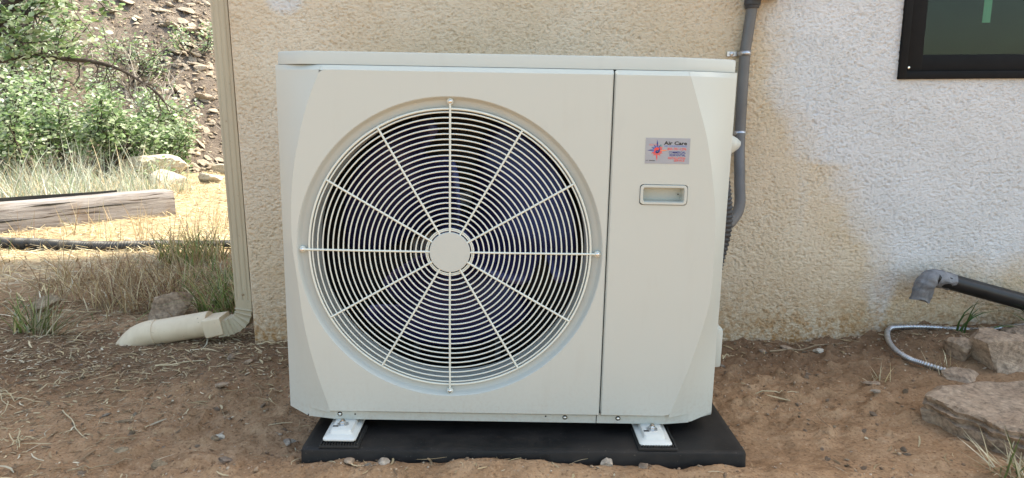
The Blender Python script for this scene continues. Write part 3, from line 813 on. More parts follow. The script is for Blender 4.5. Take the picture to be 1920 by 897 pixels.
# sun emblem: curling rays in red and blue round a two-colour disc
def flat(polys, mat, y=-.0010):
    mb = MB()
    for p in polys: mb.add([(*(lambda q: (q[0], y, q[1]))(uv(a, b)),) for a, b in p], [tuple(range(len(p)))])
    mb.build('emblem', mat, sticker, smooth=False, fix=False)
cx, cy = 288, 238
rays = {'ink_red': [], 'ink_navy': [], 'ink_blue': [], 'ink_orange': []}
for k in range(24):
    a = 2*math.pi*k/24; big = k % 6 == 0; L_ = {0: 118, 6: 118, 12: 106, 18: 116}.get(k, 62 if k % 2 else 74)
    wv = .09 if big else .11
    p = [(cx+34*math.cos(a-wv), cy-34*math.sin(a-wv)), (cx+(34+(L_-34)*.5)*math.cos(a-.10), cy-(34+(L_-34)*.5)*math.sin(a-.10)), (cx+L_*math.cos(a+.04), cy-L_*math.sin(a+.04)), (cx+(34+(L_-34)*.5)*math.cos(a+.09), cy-(34+(L_-34)*.5)*math.sin(a+.09)), (cx+34*math.cos(a+wv), cy-34*math.sin(a+wv))]
    warm = math.cos(a+.9) > -.15
    rays['ink_orange' if k == 0 else 'ink_red' if warm else ('ink_navy' if k % 2 == 0 else 'ink_blue')].append(p)
for k, v in rays.items():
    if v: flat(v, M[k])
def arc(r, a0, a1, c, n=14): return [(c[0]+r*math.cos(a0+(a1-a0)*i/n), c[1]-r*math.sin(a0+(a1-a0)*i/n)) for i in range(n+1)]
p = arc(33, R(80), R(260), (cx, cy))+arc(16.5, R(260), R(80), (cx+2.9, cy+16.2))[::-1][::-1]
flat([arc(33, 0, 2*math.pi, (cx, cy), 28)[:-1]], M['ink_red'], -.0009)
flat([arc(33, R(-100), R(80), (cx, cy)), arc(16.5, 0, 2*math.pi, (cx-2.9, cy+16.2), 16)[:-1]], M['ink_navy'], -.0011)
flat([arc(16.5, 0, 2*math.pi, (cx+2.9, cy-16.2), 16)[:-1]], M['ink_red'], -.00125)
flat([arc(5, 0, 2*math.pi, (cx+4, cy+14), 10)[:-1]], M['sticker'], -.0013)

# ------------------------------------------------------------------ pad and mats
pad = empty('equipment_pad', (0.022, -.07, .030), (0, R(.95), 0), label='black moulded plastic equipment pad under the heat pump', cat='pad')
mb = MB(); hw = .4855
def pl(ins, z, yn=0):
    r = .012; l = []
    for cxx, cyy, s0 in ((-hw+ins+r, ins+r, math.pi), (hw-ins-r, ins+r, 1.5*math.pi), (hw-ins-r, .50-ins-r, 0), (-hw+ins+r, .50-ins-r, .5*math.pi)):
        for k in range(5): l.append((cxx+r*math.cos(s0+k*math.pi/8), cyy+r*math.sin(s0+k*math.pi/8), z))
    return l
mb.rings([pl(-.002, -.030), pl(.0, .030), pl(.0015, .0345), pl(.006, .0368), pl(.015, .0375), pl(.02, .0372)], (True, True))
mb.build('slab', M['pad'], pad, sharp=40)
mb = MB(); mb.box((-.055, -.0022, .000), (.055, .004, .0305), .001); mb.build('name_plate', M['pad'], pad)
for lab, x0, x1, z in (('ribbed black rubber mat under the left foot of the heat pump', -.423, -.336, .0735), ('ribbed black rubber mat under the right foot of the heat pump', .272, .357, .0625)):
    o = empty('rubber_mat', ((x0+x1)/2, -.066, z), (0, R(1.0), 0), label=lab, cat='mat', group='rubber mats under the feet')
    w2 = (x1-x0)/2
    mb = MB(); mb.box((-w2, 0, .0), (w2, .10, .0065), .0015); mb.build('base', M['rubber'], o)
    mb = MB()
    for k in range(14): mb.box((-w2+.003+k*(2*w2-.008)/13, .001, .0062), (-w2+.006+k*(2*w2-.008)/13, .098, .0105))
    mb.build('ribs', M['rubber'], o, smooth=False)

# ------------------------------------------------------------------ conduit, hose, box
cond = empty('conduit', (.72, YW, .5), label='grey plastic conduit strapped to the wall right of the heat pump', cat='conduit'); cond.location = (0, 0, 0)
P = spline([(.743, .765, 1.10), (.735, .765, 1.02), (.729, .766, .958), (.727, .766, .81), (.7265, .764, .713), (.722, .745, .64), (.709, .69, .565), (.68, .60, .49), (.60, .50, .45), (.50, .44, .44)], 60)
MB().tube(P, .0165, n=20).build('tube', M['grey_pvc'], cond, sharp=60)
for x, z in ((.729, .958), (.7265, .713)):
    mb = MB(); loops = []
    for k in range(13):
        a = math.pi*k/12; loops.append([(x-.0190*math.cos(a), .770-.0225*math.sin(a)+.0, z-.007), (x-.0190*math.cos(a), .770-.0225*math.sin(a), z+.007)])
    V = [p for l in loops for p in l]; mb.add(V, [(2*i, 2*i+1, 2*i+3, 2*i+2) for i in range(12)])
    mb.box((x-.050, YW-.006, z-.007), (x-.018, YW-.0035, z+.007))
    so = mb.build('strap', M['galv'], cond, sharp=40)
    so.modifiers.new('t', 'SOLIDIFY').thickness = .0016
    mb = MB(); mb.lathe_y([(.0062, YW-.0065), (.0060, YW-.010), (.003, YW-.0115), (0, YW-.0115)], (x-.036, z), n=10); mb.build('screw', M['galv'], so)
mb = MB(); mb.tube([(.742, .765, 1.092), (.742, .765, 1.10), (.7425, .765, 1.102), (.744, .765, 1.125), (.744, .765, 1.128), (.744, .765, 1.15)], [.021, .022, .0245, .0245, .021, .021], n=20); mb.build('connector', M['dark_pvc'], cond, sharp=35)
jb = empty('junction_box', (.78, YW, 1.12), label='dark grey junction box at the top of the conduit', cat='box')
mb = MB(); mb.box((-.055, -.075, .002), (.055, -.0015, .14), .004); mb.build('box', M['dark_pvc'], jb)
mb = MB(); mb.box((-.058, -.081, .0), (.058, -.0755, .145), .002); mb.build('cover', M['dark_pvc'], jb)
for n_, pts in (('x', [(.50, .36, .72), (.555, .42, .66), (.583, .45, .575), (.597, .46, .475), (.580, .46, .37), (.55, .43, .30), (.47, .38, .27)]),):
    P = spline(pts, 150); rad = [.0215+.0022*math.sin(i*2*math.pi/3) for i in range(150)]
    mb = MB(); mb.tube(P, rad, n=18); tag(mb.build('insulated_line', M['hose'], None, sharp=70), 'black ribbed refrigerant line looping behind the right side of the heat pump', 'hose')

# ------------------------------------------------------------------ downspout and drain
ds = empty('downspout', (-.916, .85, 0), label='tan ribbed downspout at the house corner with elbow', cat='downspout'); ds.location = (0, 0, 0)
def spout_loop(cx, cy, z, hx=.0268, hy=.036):
    """ribbed rectangular section"""
    l = []
    n = 12
    for i in range(n): l.append((cx-hx+2*hx*i/n, cy-hy+(.0022 if i % 4 == 2 else 0), z))
    for i in range(n): l.append((cx+hx-(.0022 if i % 4 == 2 else 0), cy-hy+2*hy*i/n, z))
    for i in range(n): l.append((cx+hx-2*hx*i/n, cy+hy, z))
    for i in range(n): l.append((cx-hx+(.0022 if i % 4 == 2 else 0), cy+hy-2*hy*i/n, z))
    return l
XC, YC = -.9155, .855
mb = MB(); mb.rings([spout_loop(XC-.0005, YC, z) for z in (.196, .6, 1.0, 2.74)], (True, True)); mb.build('pipe', M['spout'], ds, sharp=25)
mb = MB(); mb.rings([spout_loop(XC, YC, z, .0278, .037) for z in (.158, .205)], (True, True)); mb.build('sleeve', M['spout'], ds, sharp=25)
mb = MB(); mb.lathe_y([(.0036, YC-.0370), (.0040, YC-.0395), (.0018, YC-.0408), (0, YC-.0408)], (XC+.001, .180), n=12); mb.build('screw', M['twig'], ds)
# corrugated elbow
mb = MB(); loops = []
path = spline([(XC, YC, .160), (XC-.001, YC, .130), (XC-.010, YC, .098), (XC-.035, YC, .073), (XC-.070, YC, .060), (XC-.100, YC, .053)], 46)
for i, p in enumerate(path):
    t = (path[min(i+1, 45)]-path[max(i-1, 0)]).normalized(); nrm = Vector((t.z, 0, -t.x))     # towards outside of the bend
    w_ = 1.0+(.13*max(0, math.sin((i-9)*2*math.pi/4.2)) if 9 < i < 38 else 0)
    hx, hy = .0268*w_, .0355*w_; l = []
    for (sx, sy) in ((-1, -1), (-.6, -1.03), (0, -1.03), (.6, -1.03), (1, -1), (1.02, 0), (1, 1), (0, 1.03), (-1, 1), (-1.02, 0)):
        l.append(p-nrm*sx*hx*-1+Vector((0, sy*hy, 0)))
    loops.append(l)
mb.rings(loops, (True, True)); mb.build('elbow', M['spout'], ds, sharp=35)
dr = empty('drain_pipe', (-1.2, .86, 0), label='round cream drain pipe leading from the downspout into the soil', cat='pipe'); dr.location = (0, 0, 0)
d1 = Vector((-.178, 0, -.030)).normalized()
def ring_at(c, t, r, n=28):
    t = t.normalized(); u = Vector((0, 1, 0)); v = t.cross(u).normalized()
    return [c+(u*math.cos(2*math.pi*k/n)+v*math.sin(2*math.pi*k/n))*r for k in range(n)]
A = Vector((-1.055, .868, .064))
mb = MB(); mb.rings([ring_at(A+d1*s, d1, r) for s, r in ((0, .040), (.0, .0425), (.004, .0435), (.20, .0435))], (True, True)); mb.build('pipe', M['drain'], dr, sharp=40)
B = A+d1*.192; el = spline([B, B+d1*.035, B+d1*.075+Vector((0, 0, -.012)), B+d1*.105+Vector((0, 0, -.040)), B+d1*.12+Vector((0, 0, -.085))], 16)
mb = MB(); mb.rings([ring_at(el[i], el[min(i+1, 15)]-el[max(i-1, 0)], .0455 if i < 11 else .0475 if i < 13 else .0450) for i in range(16)], (True, True)); mb.build('elbow', M['drain'], dr, sharp=40)
mb = MB(); mb.rings([ring_at(B+Vector((-.018, -.0455, .0-.006)), Vector((0, -1, 0)), r, 16) for r in (.012,)]+[[p+Vector((0, -.0025, 0)) for p in ring_at(B+Vector((-.018, -.0455, -.006)), Vector((0, -1, 0)), .010, 16)]], (False, True)); mb.build('boss', M['drain'], dr)
# square adapter
mb = MB(); e2 = Vector((-.1, 0, -.018)).normalized(); n2 = Vector((-e2.z, 0, e2.x))
def sq(s, hx, hy):
    c = Vector((-1.030, .856, .0625))+e2*s; r = .006; l = []
    for a_, b2, s0 in ((-1, -1, math.pi), (1, -1, 1.5*math.pi), (1, 1, 0), (-1, 1, .5*math.pi)):
        for k in range(4):
            u_ = a_*(hx-r)+r*math.cos(s0+k*math.pi/6); v_ = b2*(hy-r)+r*math.sin(s0+k*math.pi/6)
            l.append(c+n2*u_*-1+Vector((0, v_, 0)))
    return l
mb.rings([sq(-.034, .0295, .041), sq(-.034, .031, .0425), sq(.024, .0335, .0445), sq(.030, .030, .041)], (True, True)); mb.build('adapter', M['drain'], dr, sharp=35)

# ------------------------------------------------------------------ black pipe end wrapped in duct tape, armoured cable
bp = empty('black_pipe', (1.5, .70, 0), label='black plastic pipe with its bent end wrapped in silver duct tape', cat='pipe'); bp.location = (0, 0, 0)
a, b_ = Vector((1.352, .70, .2540)), Vector((2.15, .715, .028))
MB().tube([a, a.lerp(b_, .3), a.lerp(b_, .7), b_], .0265, n=24).build('pipe', M['black_pvc'], bp, sharp=50)
pth = spline([a+(b_-a)*.075, a+(b_-a)*.03, (1.347, .700, .252), (1.330, .699, .232), (1.324, .698, .210), (1.314, .697, .176)], 36)
rad = []
for i in range(36):
    t = i/35; rad.append(.0280+.0012*math.sin(i*.9)+.0055*float(sst(.40, .7, t)))
mb = MB(); mb.tube(pth, rad, n=22)
mb.v = [(x+.003*vnoise(np.array(x*90), np.array(z*90+y*40), 5)*1.6, y+.004*float(vnoise(np.array(x*60), np.array(z*70), 8)), z+.004*float(vnoise(np.array(x*70+z*40), np.array(y*70), 9))) for x, y, z in mb.v]
mb.v = [(float(x), float(y), float(z)) for x, y, z in mb.v]
mb.v = [(x+(.010*float(vnoise(np.array(z*55), np.array(y*30), 4)) if z < .235 else 0), .698+(y-.698)*(1-.5*float(sst(.25, .19, z))), z+(.016*float(vnoise(np.array(x*75), np.array(y*60), 14)) if z < .19 else 0)) for x, y, z in mb.v]
mb.build('duct_tape', M['tape'], bp, sharp=25)
pts = [(1.98, .752, .085), (1.69, .748, .074), (1.56, .735, .064), (1.46, .738, .068), (1.38, .752, .070), (1.305, .766, .066), (1.255, .752, .064), (1.212, .68, .058), (1.190, .60, .050), (1.198, .535, .043), (1.222, .500, .040), (1.262, .452, .036)]
P = spline(pts, 420); rad = [.0078+.0011*math.sin(i*2*math.pi/5) for i in range(420)]
tag(MB().tube(P, rad, n=12).build('armoured_cable', M['galv'], None, sharp=80), 'silver flexible metal conduit curling on the soil beside the wall', 'conduit')

# ------------------------------------------------------------------ rocks
_ico = {}
def ico(sub):
    if sub not in _ico:
        bm = bmesh.new(); bmesh.ops.create_icosphere(bm, subdivisions=sub, radius=1)
        V = np.array([v.co[:] for v in bm.verts]); F_ = np.array([[v.index for v in f.verts] for f in bm.faces]); bm.free(); _ico[sub] = (V, F_)
    return _ico[sub]
def rock_mesh(seed, dims, sub=4, planes=14, rough=.06, layers=0, flat_top=None, dr=(.48, .86)):
    r_ = np.random.default_rng(seed); V, F_ = ico(sub); V = V.copy()
    N = r_.normal(size=(planes, 3)); N /= np.linalg.norm(N, axis=1)[:, None]; d = r_.uniform(*dr, planes)
    if flat_top: N = np.vstack([N, [0.03, -.02, 1.], [0, 0, -1.]]); d = np.append(d, [flat_top, .6])
    dots = V@N.T; q = np.where(dots > 1e-3, d[None]/np.maximum(dots, 1e-3), 9).min(1); q = np.minimum(q, .97)
    V = V*q[:, None]
    n1 = fbm(V[:, 0]*2.2+seed, V[:, 1]*2.2+V[:, 2]*1.7, seed % 97, 4); n2 = fbm(V[:, 0]*7+V[:, 2]*3, V[:, 1]*7-V[:, 2]*5, seed % 89+3, 3)
    V = V*(1+rough*1.4*n1+rough*.8*n2)[:, None]
    if layers:
        z = V[:, 2]*layers; st = (z-np.floor(z)); k = (np.floor(z)*127.1+seed) % 1
        V[:, :2] *= (1-.07*sst(.75, 1., st)+.10*(vnoise(np.floor(z)*7.3+seed, np.floor(z)*0+.5, 3)))[:, None]
    return V*np.array(dims), F_
def rock(name, loc, dims, rot, mat, seed, label, cat='rock', group=None, sub=4, sharp=28, **kw):
    V, F_ = rock_mesh(seed, dims, sub, **kw)
    o = mesh_np(name, V, F_, mat, smooth=True, sharp=sharp); o.location = loc; o.rotation_euler = rot
    return tag(o, label, cat, group)
def slab(name, top, zt, zb, mat, seed, label):
    """flat bedded rock: an outline with stepped, broken sides and a gently uneven top"""
    T0 = [Vector((x, y, 0)) for x, y in top]; n = len(T0); pts = []
    for i in range(n):
        for k in range(6): pts.append(T0[i].lerp(T0[(i+1) % n], k/6))
    c = sum(pts, Vector())/len(pts); N = len(pts); ph = [float(vnoise(np.array(i*.37+seed), np.array(seed*1.7), 3)) for i in range(N)]
    loops = []
    for j, (z, off) in enumerate(((zb-.03, .0), (zb, .002), (zb+.3*(zt-zb), .006), (zb+.34*(zt-zb), -.008), (zb+.62*(zt-zb), .006), (zb+.66*(zt-zb), -.004), (zt-.008, .004), (zt-.002, .000), (zt, -.006))):
        l = []
        for i, p in enumerate(pts):
            d = (p-c).normalized(); jit = .016*float(fbm(np.array(i*.45+seed), np.array(j*.55), seed, 3))+.010*ph[i]
            l.append(p+d*(off+jit)+Vector((0, 0, z+.006*float(vnoise(np.array(i*.6), np.array(j*1.1), seed+5)))))
        loops.append(l)
    for t in (.9, .75, .55, .35, .15):
        l = []
        for i, p in enumerate(pts):
            q = c+(p-c)*t; l.append(Vector((q.x, q.y, zt+.012*float(fbm(np.array(q.x*9), np.array(q.y*14), seed, 3)))))
        loops.append(l)
    mb = MB(); mb.rings(loops, (False, True))
    return tag(mb.build(name, mat, None, sharp=30), label, 'rock')
slab('boulder', [(1.045, .185), (1.10, .235), (1.185, .258), (1.27, .268), (1.36, .275), (1.50, .25), (1.52, .08), (1.32, -.03), (1.16, -.02), (1.118, .020), (1.100, .050), (1.071, .120)], .078, .022, M['shale'], 4, 'broad flat brown slab rock at the right edge of the dirt')
rock('boulder', (1.455, .49, .055), (.125, .105, .125), (R(8), R(18), R(25)), M['shale'], 23, 'large angular brown rock behind the flat slab at the right edge', planes=10, rough=.07, dr=(.42, .82), sharp=16)
rock('boulder', (1.36, .545, .045), (.060, .055, .075), (R(8), R(-20), R(25)), M['shale'], 27, 'pointed brown rock leaning beside the large angular rock', planes=10, rough=.07, dr=(.42, .82), sharp=16)
rock('boulder', (1.66, .655, .055), (.12, .08, .055), (R(-5), R(10), R(-15)), M['shale'], 31, 'low brown rock at the frame edge beside the metal conduit', planes=10, rough=.07, dr=(.42, .82), sharp=16)
rock('boulder', (1.305, .43, .028), (.075, .04, .026), (0, R(5), R(10)), M['shale'], 37, 'small tan flat rock between the slab and the metal conduit end', planes=10, rough=.07, dr=(.42, .82), sharp=16, sub=3)
rock('boulder', (-1.315, 1.12, .045), (.098, .075, .088), (R(4), R(-6), R(20)), M['shale'], 46, 'angular grey-brown rock behind the drain pipe in dry grass', planes=15, rough=.04)
rock('boulder', (-1.86, 1.20, .045), (.075, .05, .034), (0, R(-5), R(10)), M['shale_grey'], 43, 'low grey stone half buried beside the left grass tuft', planes=15, rough=.05)
rock('boulder', (-4.30, 6.75, .13), (.46, .30, .20), (0, R(4), R(8)), M['pale_rock'], 51, 'large pale limestone boulder behind the end of the timber', planes=10, layers=5, rough=.09, dr=(.42, .85), sharp=16)
rock('boulder', (-3.72, 6.05, .05), (.20, .17, .13), (0, 0, R(30)), M['pale_rock'], 53, 'pale blocky rock just beyond the timber end', planes=10, rough=.07, dr=(.38, .78), sharp=16)
rock('boulder', (-3.30, 6.15, .05), (.19, .14, .10), (0, 0, R(-20)), M['pale_rock'], 57, 'small pale rock on the straw right of the boulders', planes=10, rough=.07, dr=(.38, .78), sharp=16)
rock('boulder', (-3.02, 6.55, .05), (.15, .13, .08), (0, 0, R(60)), M['pale_rock'], 59, 'low pale stone at the far edge of the straw', planes=10, rough=.07, dr=(.38, .78), sharp=16)
rock('boulder', (-2.92, 6.20, .06), (.20, .15, .13), (0, 0, R(10)), M['pale_rock'], 61, 'pale rock beside the downspout at the foot of the slope', planes=10, rough=.07, dr=(.38, .78), sharp=16)
rock('boulder', (-3.5, 7.2, .06), (.24, .1, .07), (0, R(6), R(0)), M['pale_rock'], 63, 'long low pale stone at the foot of the slope', planes=10, rough=.07, dr=(.38, .78), sharp=16)
# individually visible stones on the dirt (x, y, sx, sy, sz, rot, material, label)
ST = [
 (.985, .665, .026, .020, .012, 20, 'pale_rock', 'pale angular stone on the dark soil near the wall'),
 (1.02, .395, .034, .014, .008, -18, 'shale', 'thin tan shale chip left of the flat slab rock'),
 (1.00, .335, .026, .012, .006, 10, 'scree', 'small orange-tan chip of rock left of the slab'),
 (.90, .72, .026, .018, .016, 0, 'shale', 'brown stone against the foot of the wall right of the unit'),
 (.80, .66, .022, .016, .010, 40, 'shale_dark', 'small dark stone in the damp soil right of the unit'),
 (-.845, .43, .034, .014, .011, -5, 'shale', 'flat tan stone sliver left of the heat pump'),
 (-.73, .125, .023, .018, .012, 15, 'pale_rock', 'cream coloured stone on the dirt left of the pad'),
 (-.725, .100, .013, .012, .010, 40, 'shale_grey', 'small dark grey cube of stone against the cream stone'),
 (-.535, .09, .012, .010, .009, 0, 'pale_rock', 'whitish pebble near the front left corner of the pad'),
 (-.535, .065, .016, .012, .011, 50, 'scree', 'tan pebble just below the whitish pebble by the pad'),
 (-1.02, .235, .026, .009, .006, 18, 'shale_grey', 'pale grey flat chip in the left middle dirt'),
 (-.92, .045, .028, .012, .008, 14, 'shale_grey', 'dark grey wedge of slate on the left dirt'),
 (-.79, -.025, .022, .015, .013, 25, 'shale_grey', 'grey blocky stone at the lower left edge of the frame'),
 (-.655, -.005, .021, .017, .013, -10, 'shale_dark', 'rounded brown stone left of the pad front corner'),
 (-.835, .62, .020, .014, .012, 0, 'shale', 'brown stone on the soil bank below the wall corner'),
 (-.91, .66, .018, .015, .012, 30, 'shale_dark', 'brown stone beneath the square drain adapter'),
 (.205, -.085, .020, .012, .014, 20, 'scree', 'pale tan stone chip against the front of the pad'),
 (-.28, -.098, .022, .016, .012, 15, 'scree', 'orange-tan stone heaped against the pad under the left foot'),
 (-.35, -.093, .016, .012, .009, -30, 'shale', 'brown chip on the soil heap at the pad left front'),
 (.28, -.1, .014, .012, .010, 0, 'shale_dark', 'small grey stone at the pad front below the right foot'),
]
for i, (x, y, sx, sy, sz, rz, mt, lb) in enumerate(ST):
    rock('stone', (x, y, zat(x, y)+sz*.45), (sx, sy, sz), (R((i*37) % 20-10), R((i*53) % 20-10), R(rz)), M[mt], 100+i*3, lb, 'stone', sub=3, planes=8, rough=.03, dr=(.32, .66), sharp=14)
# smaller stones one can still count, sharing a few meshes
base_meshes = []
for k in range(8):
    V, F_ = rock_mesh(300+k, (1.2, .9, .6), 2, planes=8, rough=.04, dr=(.32, .66))
    o = mesh_np('stone', V, F_, M[['shale', 'shale', 'shale_grey', 'scree'][k % 4]], smooth=True, sharp=28); base_meshes.append(o.data); bpy.data.objects.remove(o)
def inside_pad(x, y): return -.50 < x < .54 and -.085 < y < .46
cnt = 0
while cnt < 90:
    x = rng.uniform(-1.5, 1.45); y = rng.uniform(-.1, .76)
    if inside_pad(x, y) or (x > 1.1 and y < .62): continue
    if x < -.4 and rng.random() < .2: continue
    s = rng.uniform(.006, .013)
    o = bpy.data.objects.new('stone', base_meshes[int(rng.integers(8))]); C.objects.link(o)
    o.location = (x, y, zat(x, y)+s*.05); o.scale = (s, s, s*rng.uniform(.6, 1.1)); o.rotation_euler = (rng.uniform(-.5, .5), rng.uniform(-.5, .5), rng.uniform(0, 6.28))
    tag(o, 'small brown or grey stone chip strewn on the bare dirt', 'stone', 'small stone chips strewn on the dirt'); cnt += 1
# gravel too small to count
def merge(bases, pos, scl, rotm, tints):
    Vs, Fs, Ts = [], [], []; off = 0
    for i in range(len(pos)):
        V, F_ = bases[i % len(bases)]
        Vs.append((V*scl[i])@rotm[i].T+pos[i]); Fs.append(F_+off); Ts.append(np.repeat(tints[i][None], len(V), 0)); off += len(V)
    return np.vstack(Vs), np.vstack(Fs), np.vstack(Ts)
def rotmats(n, tilt):
    out = np.zeros((n, 3, 3)); a = rng.uniform(0, 6.283, n); b = rng.uniform(-tilt, tilt, n); c = rng.uniform(-tilt, tilt, n)
    ca, sa, cb, sb, cc, sc = np.cos(a), np.sin(a), np.cos(b), np.sin(b), np.cos(c), np.sin(c)
    Rz = np.stack([np.stack([ca, -sa, 0*a], -1), np.stack([sa, ca, 0*a], -1), np.stack([0*a, 0*a, 1+0*a], -1)], 1)
    Rx = np.stack([np.stack([1+0*a, 0*a, 0*a], -1), np.stack([0*a, cb, -sb], -1), np.stack([0*a, sb, cb], -1)], 1)
    Ry = np.stack([np.stack([cc, 0*a, sc], -1), np.stack([0*a, 1+0*a, 0*a], -1), np.stack([-sc, 0*a, cc], -1)], 1)
    return Ry@Rx@Rz
bases = [rock_mesh(500+k, (1, .7, .45), 1, planes=6, rough=.03) for k in range(10)]
n = 14000
gxp = rng.uniform(-1.7, 1.6, n); gyp = rng.uniform(-.14, 1.0, n)
dens = np.clip(.18+.8*sst(.35, .7, gyp)+.7*fbm(gxp*2.3, gyp*2.3, 61, 2)+.5*np.exp(-((gyp+.1)/.06)**2), 0, 1)
keep = (rng.random(n) < dens)&~((gxp > -.468)&(gxp < .512)&(gyp > -.075)&(gyp < .46))&(gyp < .785+.3*(gxp < -.9))
gxp, gyp = gxp[keep], gyp[keep]; n = len(gxp)
sc_ = rng.gamma(2.2, .0012, n).clip(.0012, .008)
pal = np.array([(.26, .17, .11), (.34, .24, .16), (.44, .34, .25), (.22, .14, .09), (.30, .22, .15), (.52, .41, .29)])
tn = pal[rng.choice(6, n, p=[.28, .27, .16, .16, .09, .04])]*rng.uniform(.8, 1.2, (n, 1))
V, F_, T_ = merge(bases, np.stack([gxp, gyp, gh(gxp, gyp)+sc_*.25], -1), np.stack([sc_, sc_, sc_*rng.uniform(.6, 1.2, n)], -1), rotmats(n, .5), tn)
tag(mesh_np('gravel', V, F_, M['pebble'], tint=T_), 'fine grit and crumbs scattered over the dirt', 'gravel', kind='stuff')

# ------------------------------------------------------------------ litter: straw, bark slivers
def slivers(n, x, y, length, width, tint, z, tilt=.12, curl=.1):
    """bent flat strips lying on the ground, 3 sections each"""
    a = rng.uniform(0, 6.283, n); dx, dy = np.cos(a), np.sin(a); t = rng.normal(0, tilt, n); c = rng.normal(0, curl, n)
    V = np.zeros((n, 8, 3)); 
    for i in range(4):
        s = (i/3-.5)
        px = x+dx*length*s-dy*c*length*(s*s*4); py = y+dy*length*s+dx*c*length*(s*s*4); pz = z+np.abs(t)*length*(s+.5)+.001
        wd = width*(1-.55*abs(s)*2*.9)
        V[:, 2*i] = np.stack([px-dy*wd, py+dx*wd, pz], -1); V[:, 2*i+1] = np.stack([px+dy*wd, py-dx*wd, pz+wd*.5], -1)
    F_ = np.array([[0, 1, 3, 2], [2, 3, 5, 4], [4, 5, 7, 6]])[None]+(np.arange(n)*8)[:, None, None]
    return V.reshape(-1, 3), F_.reshape(-1, 4), np.repeat(tint, 8, 0)
def pick(pal, n, p=None): 
    pal = np.array(pal); return pal[rng.choice(len(pal), n, p=p)]*rng.uniform(.75, 1.25, (n, 1))
straw_pal = [(.50, .40, .25), (.40, .30, .17), (.28, .19, .11), (.58, .50, .36), (.16, .11, .07)]
n = 52000
x = rng.uniform(-2.4, 1.6, n); y = rng.uniform(-.14, 1.35, n)
dens = np.clip((.18+.82*sst(.0, .5, y))*(1-sst(-1.25, -.45, x))+.5*sst(.45, .72, y)+.5*fbm(x*1.9, y*1.9, 91, 2)-.05, 0.02, 1)
keep = (rng.random(n) < dens)&~((x > -.468)&(x < .512)&(y > -.075)&(y < .46))&~((x > XL-.02)&(y > YW-.01))
x, y = x[keep], y[keep]; n = len(x)
V, F_, T_ = slivers(n, x, y, rng.gamma(2.0, .010, n).clip(.006, .11), rng.gamma(2.3, .0007, n).clip(.0005, .0034), pick(straw_pal, n, [.18, .24, .30, .08, .20]), gh(x, y)+.001)
tag(mesh_np('straw_litter', V, F_, M['litter'], tint=T_), 'dry straw and bark slivers littering the dirt', 'litter', kind='stuff')
# a few loose twigs and straws that stand out
TW = [((.83, .66), (1.10, .74), .0028, 'twig', 'long thin brown twig lying on the soil right of the unit'),
      ((.93, .735), (.965, .66), .0022, 'twig', 'short twig crossing the long twig near the wall'),
      ((.68, .345), (.79, .352), .0017, 'straw', 'pale straw stalk lying on the dirt right of the pad'),
      ((-1.22, .30), (-1.05, .12), .0017, 'straw', 'bent pale grass stalk on the left dirt'),
      ((-.99, -.045), (-.88, .005), .0017, 'twig', 'thin stick lying at the lower left'),
      ((-.86, .76), (-.75, .77), .0020, 'straw', 'pale straw stick on the bank below the downspout'),
      ((-1.13, .625), (-1.00, .66), .0026, 'straw', 'flat pale stick in front of the drain pipe'),
      ((1.18, -.09), (1.11, -.02), .0020, 'straw', 'pale straw pointing into the lower right dirt')]
for (x0, y0), (x1, y1), r, mt, lb in TW:
    pts = [(x0+(x1-x0)*t+.006*math.sin(9*t+x0*7), y0+(y1-y0)*t+.006*math.cos(7*t), zat(x0+(x1-x0)*t, y0+(y1-y0)*t)+.006+.004*math.sin(5*t)) for t in np.linspace(0, 1, 9)]
    pts = [tuple(float(q) for q in p) for p in pts]
    tag(MB().tube(pts, [r*(1-.4*i/8) for i in range(9)], n=7).build('twig', M[mt], None), lb, 'twig')
# a snarl of pale dead stems at the left edge, and a curl of twine beside the unit
for nm, ctr, rad_, cnt_, lb, mt in (('dead_stems', (-1.43, .40), .16, 9, 'snarl of bleached dead stems at the left edge', 'straw'), ('dead_stems', (-1.22, .12), .05, 6, 'small knot of white dead stems in the lower left dirt', 'straw'), ('twine', (.635, .60), .045, 5, 'curl of pale dry root beside the right side of the unit', 'straw')):
    mb = MB()
    for k in range(cnt_):
        a = rng.uniform(0, 6.28); l = rad_*rng.uniform(.5, 1.1); c0 = (ctr[0]+rng.normal(0, rad_*.25), ctr[1]+rng.normal(0, rad_*.25)); bend = rng.uniform(-1.6, 1.6); pts = []
        for i in range(9):
            t = i/8; aa = a+bend*t; px = c0[0]+l*t*math.cos(aa); py = c0[1]+l*t*math.sin(aa); pts.append((float(px), float(py), zat(px, py)+.004+.02*float(rng.random())*math.sin(3*t)))
        mb.tube(pts, [.0016*(1-.6*i/8) for i in range(9)], n=5)
    tag(mb.build(nm, M[mt], None), lb, 'dead plant')

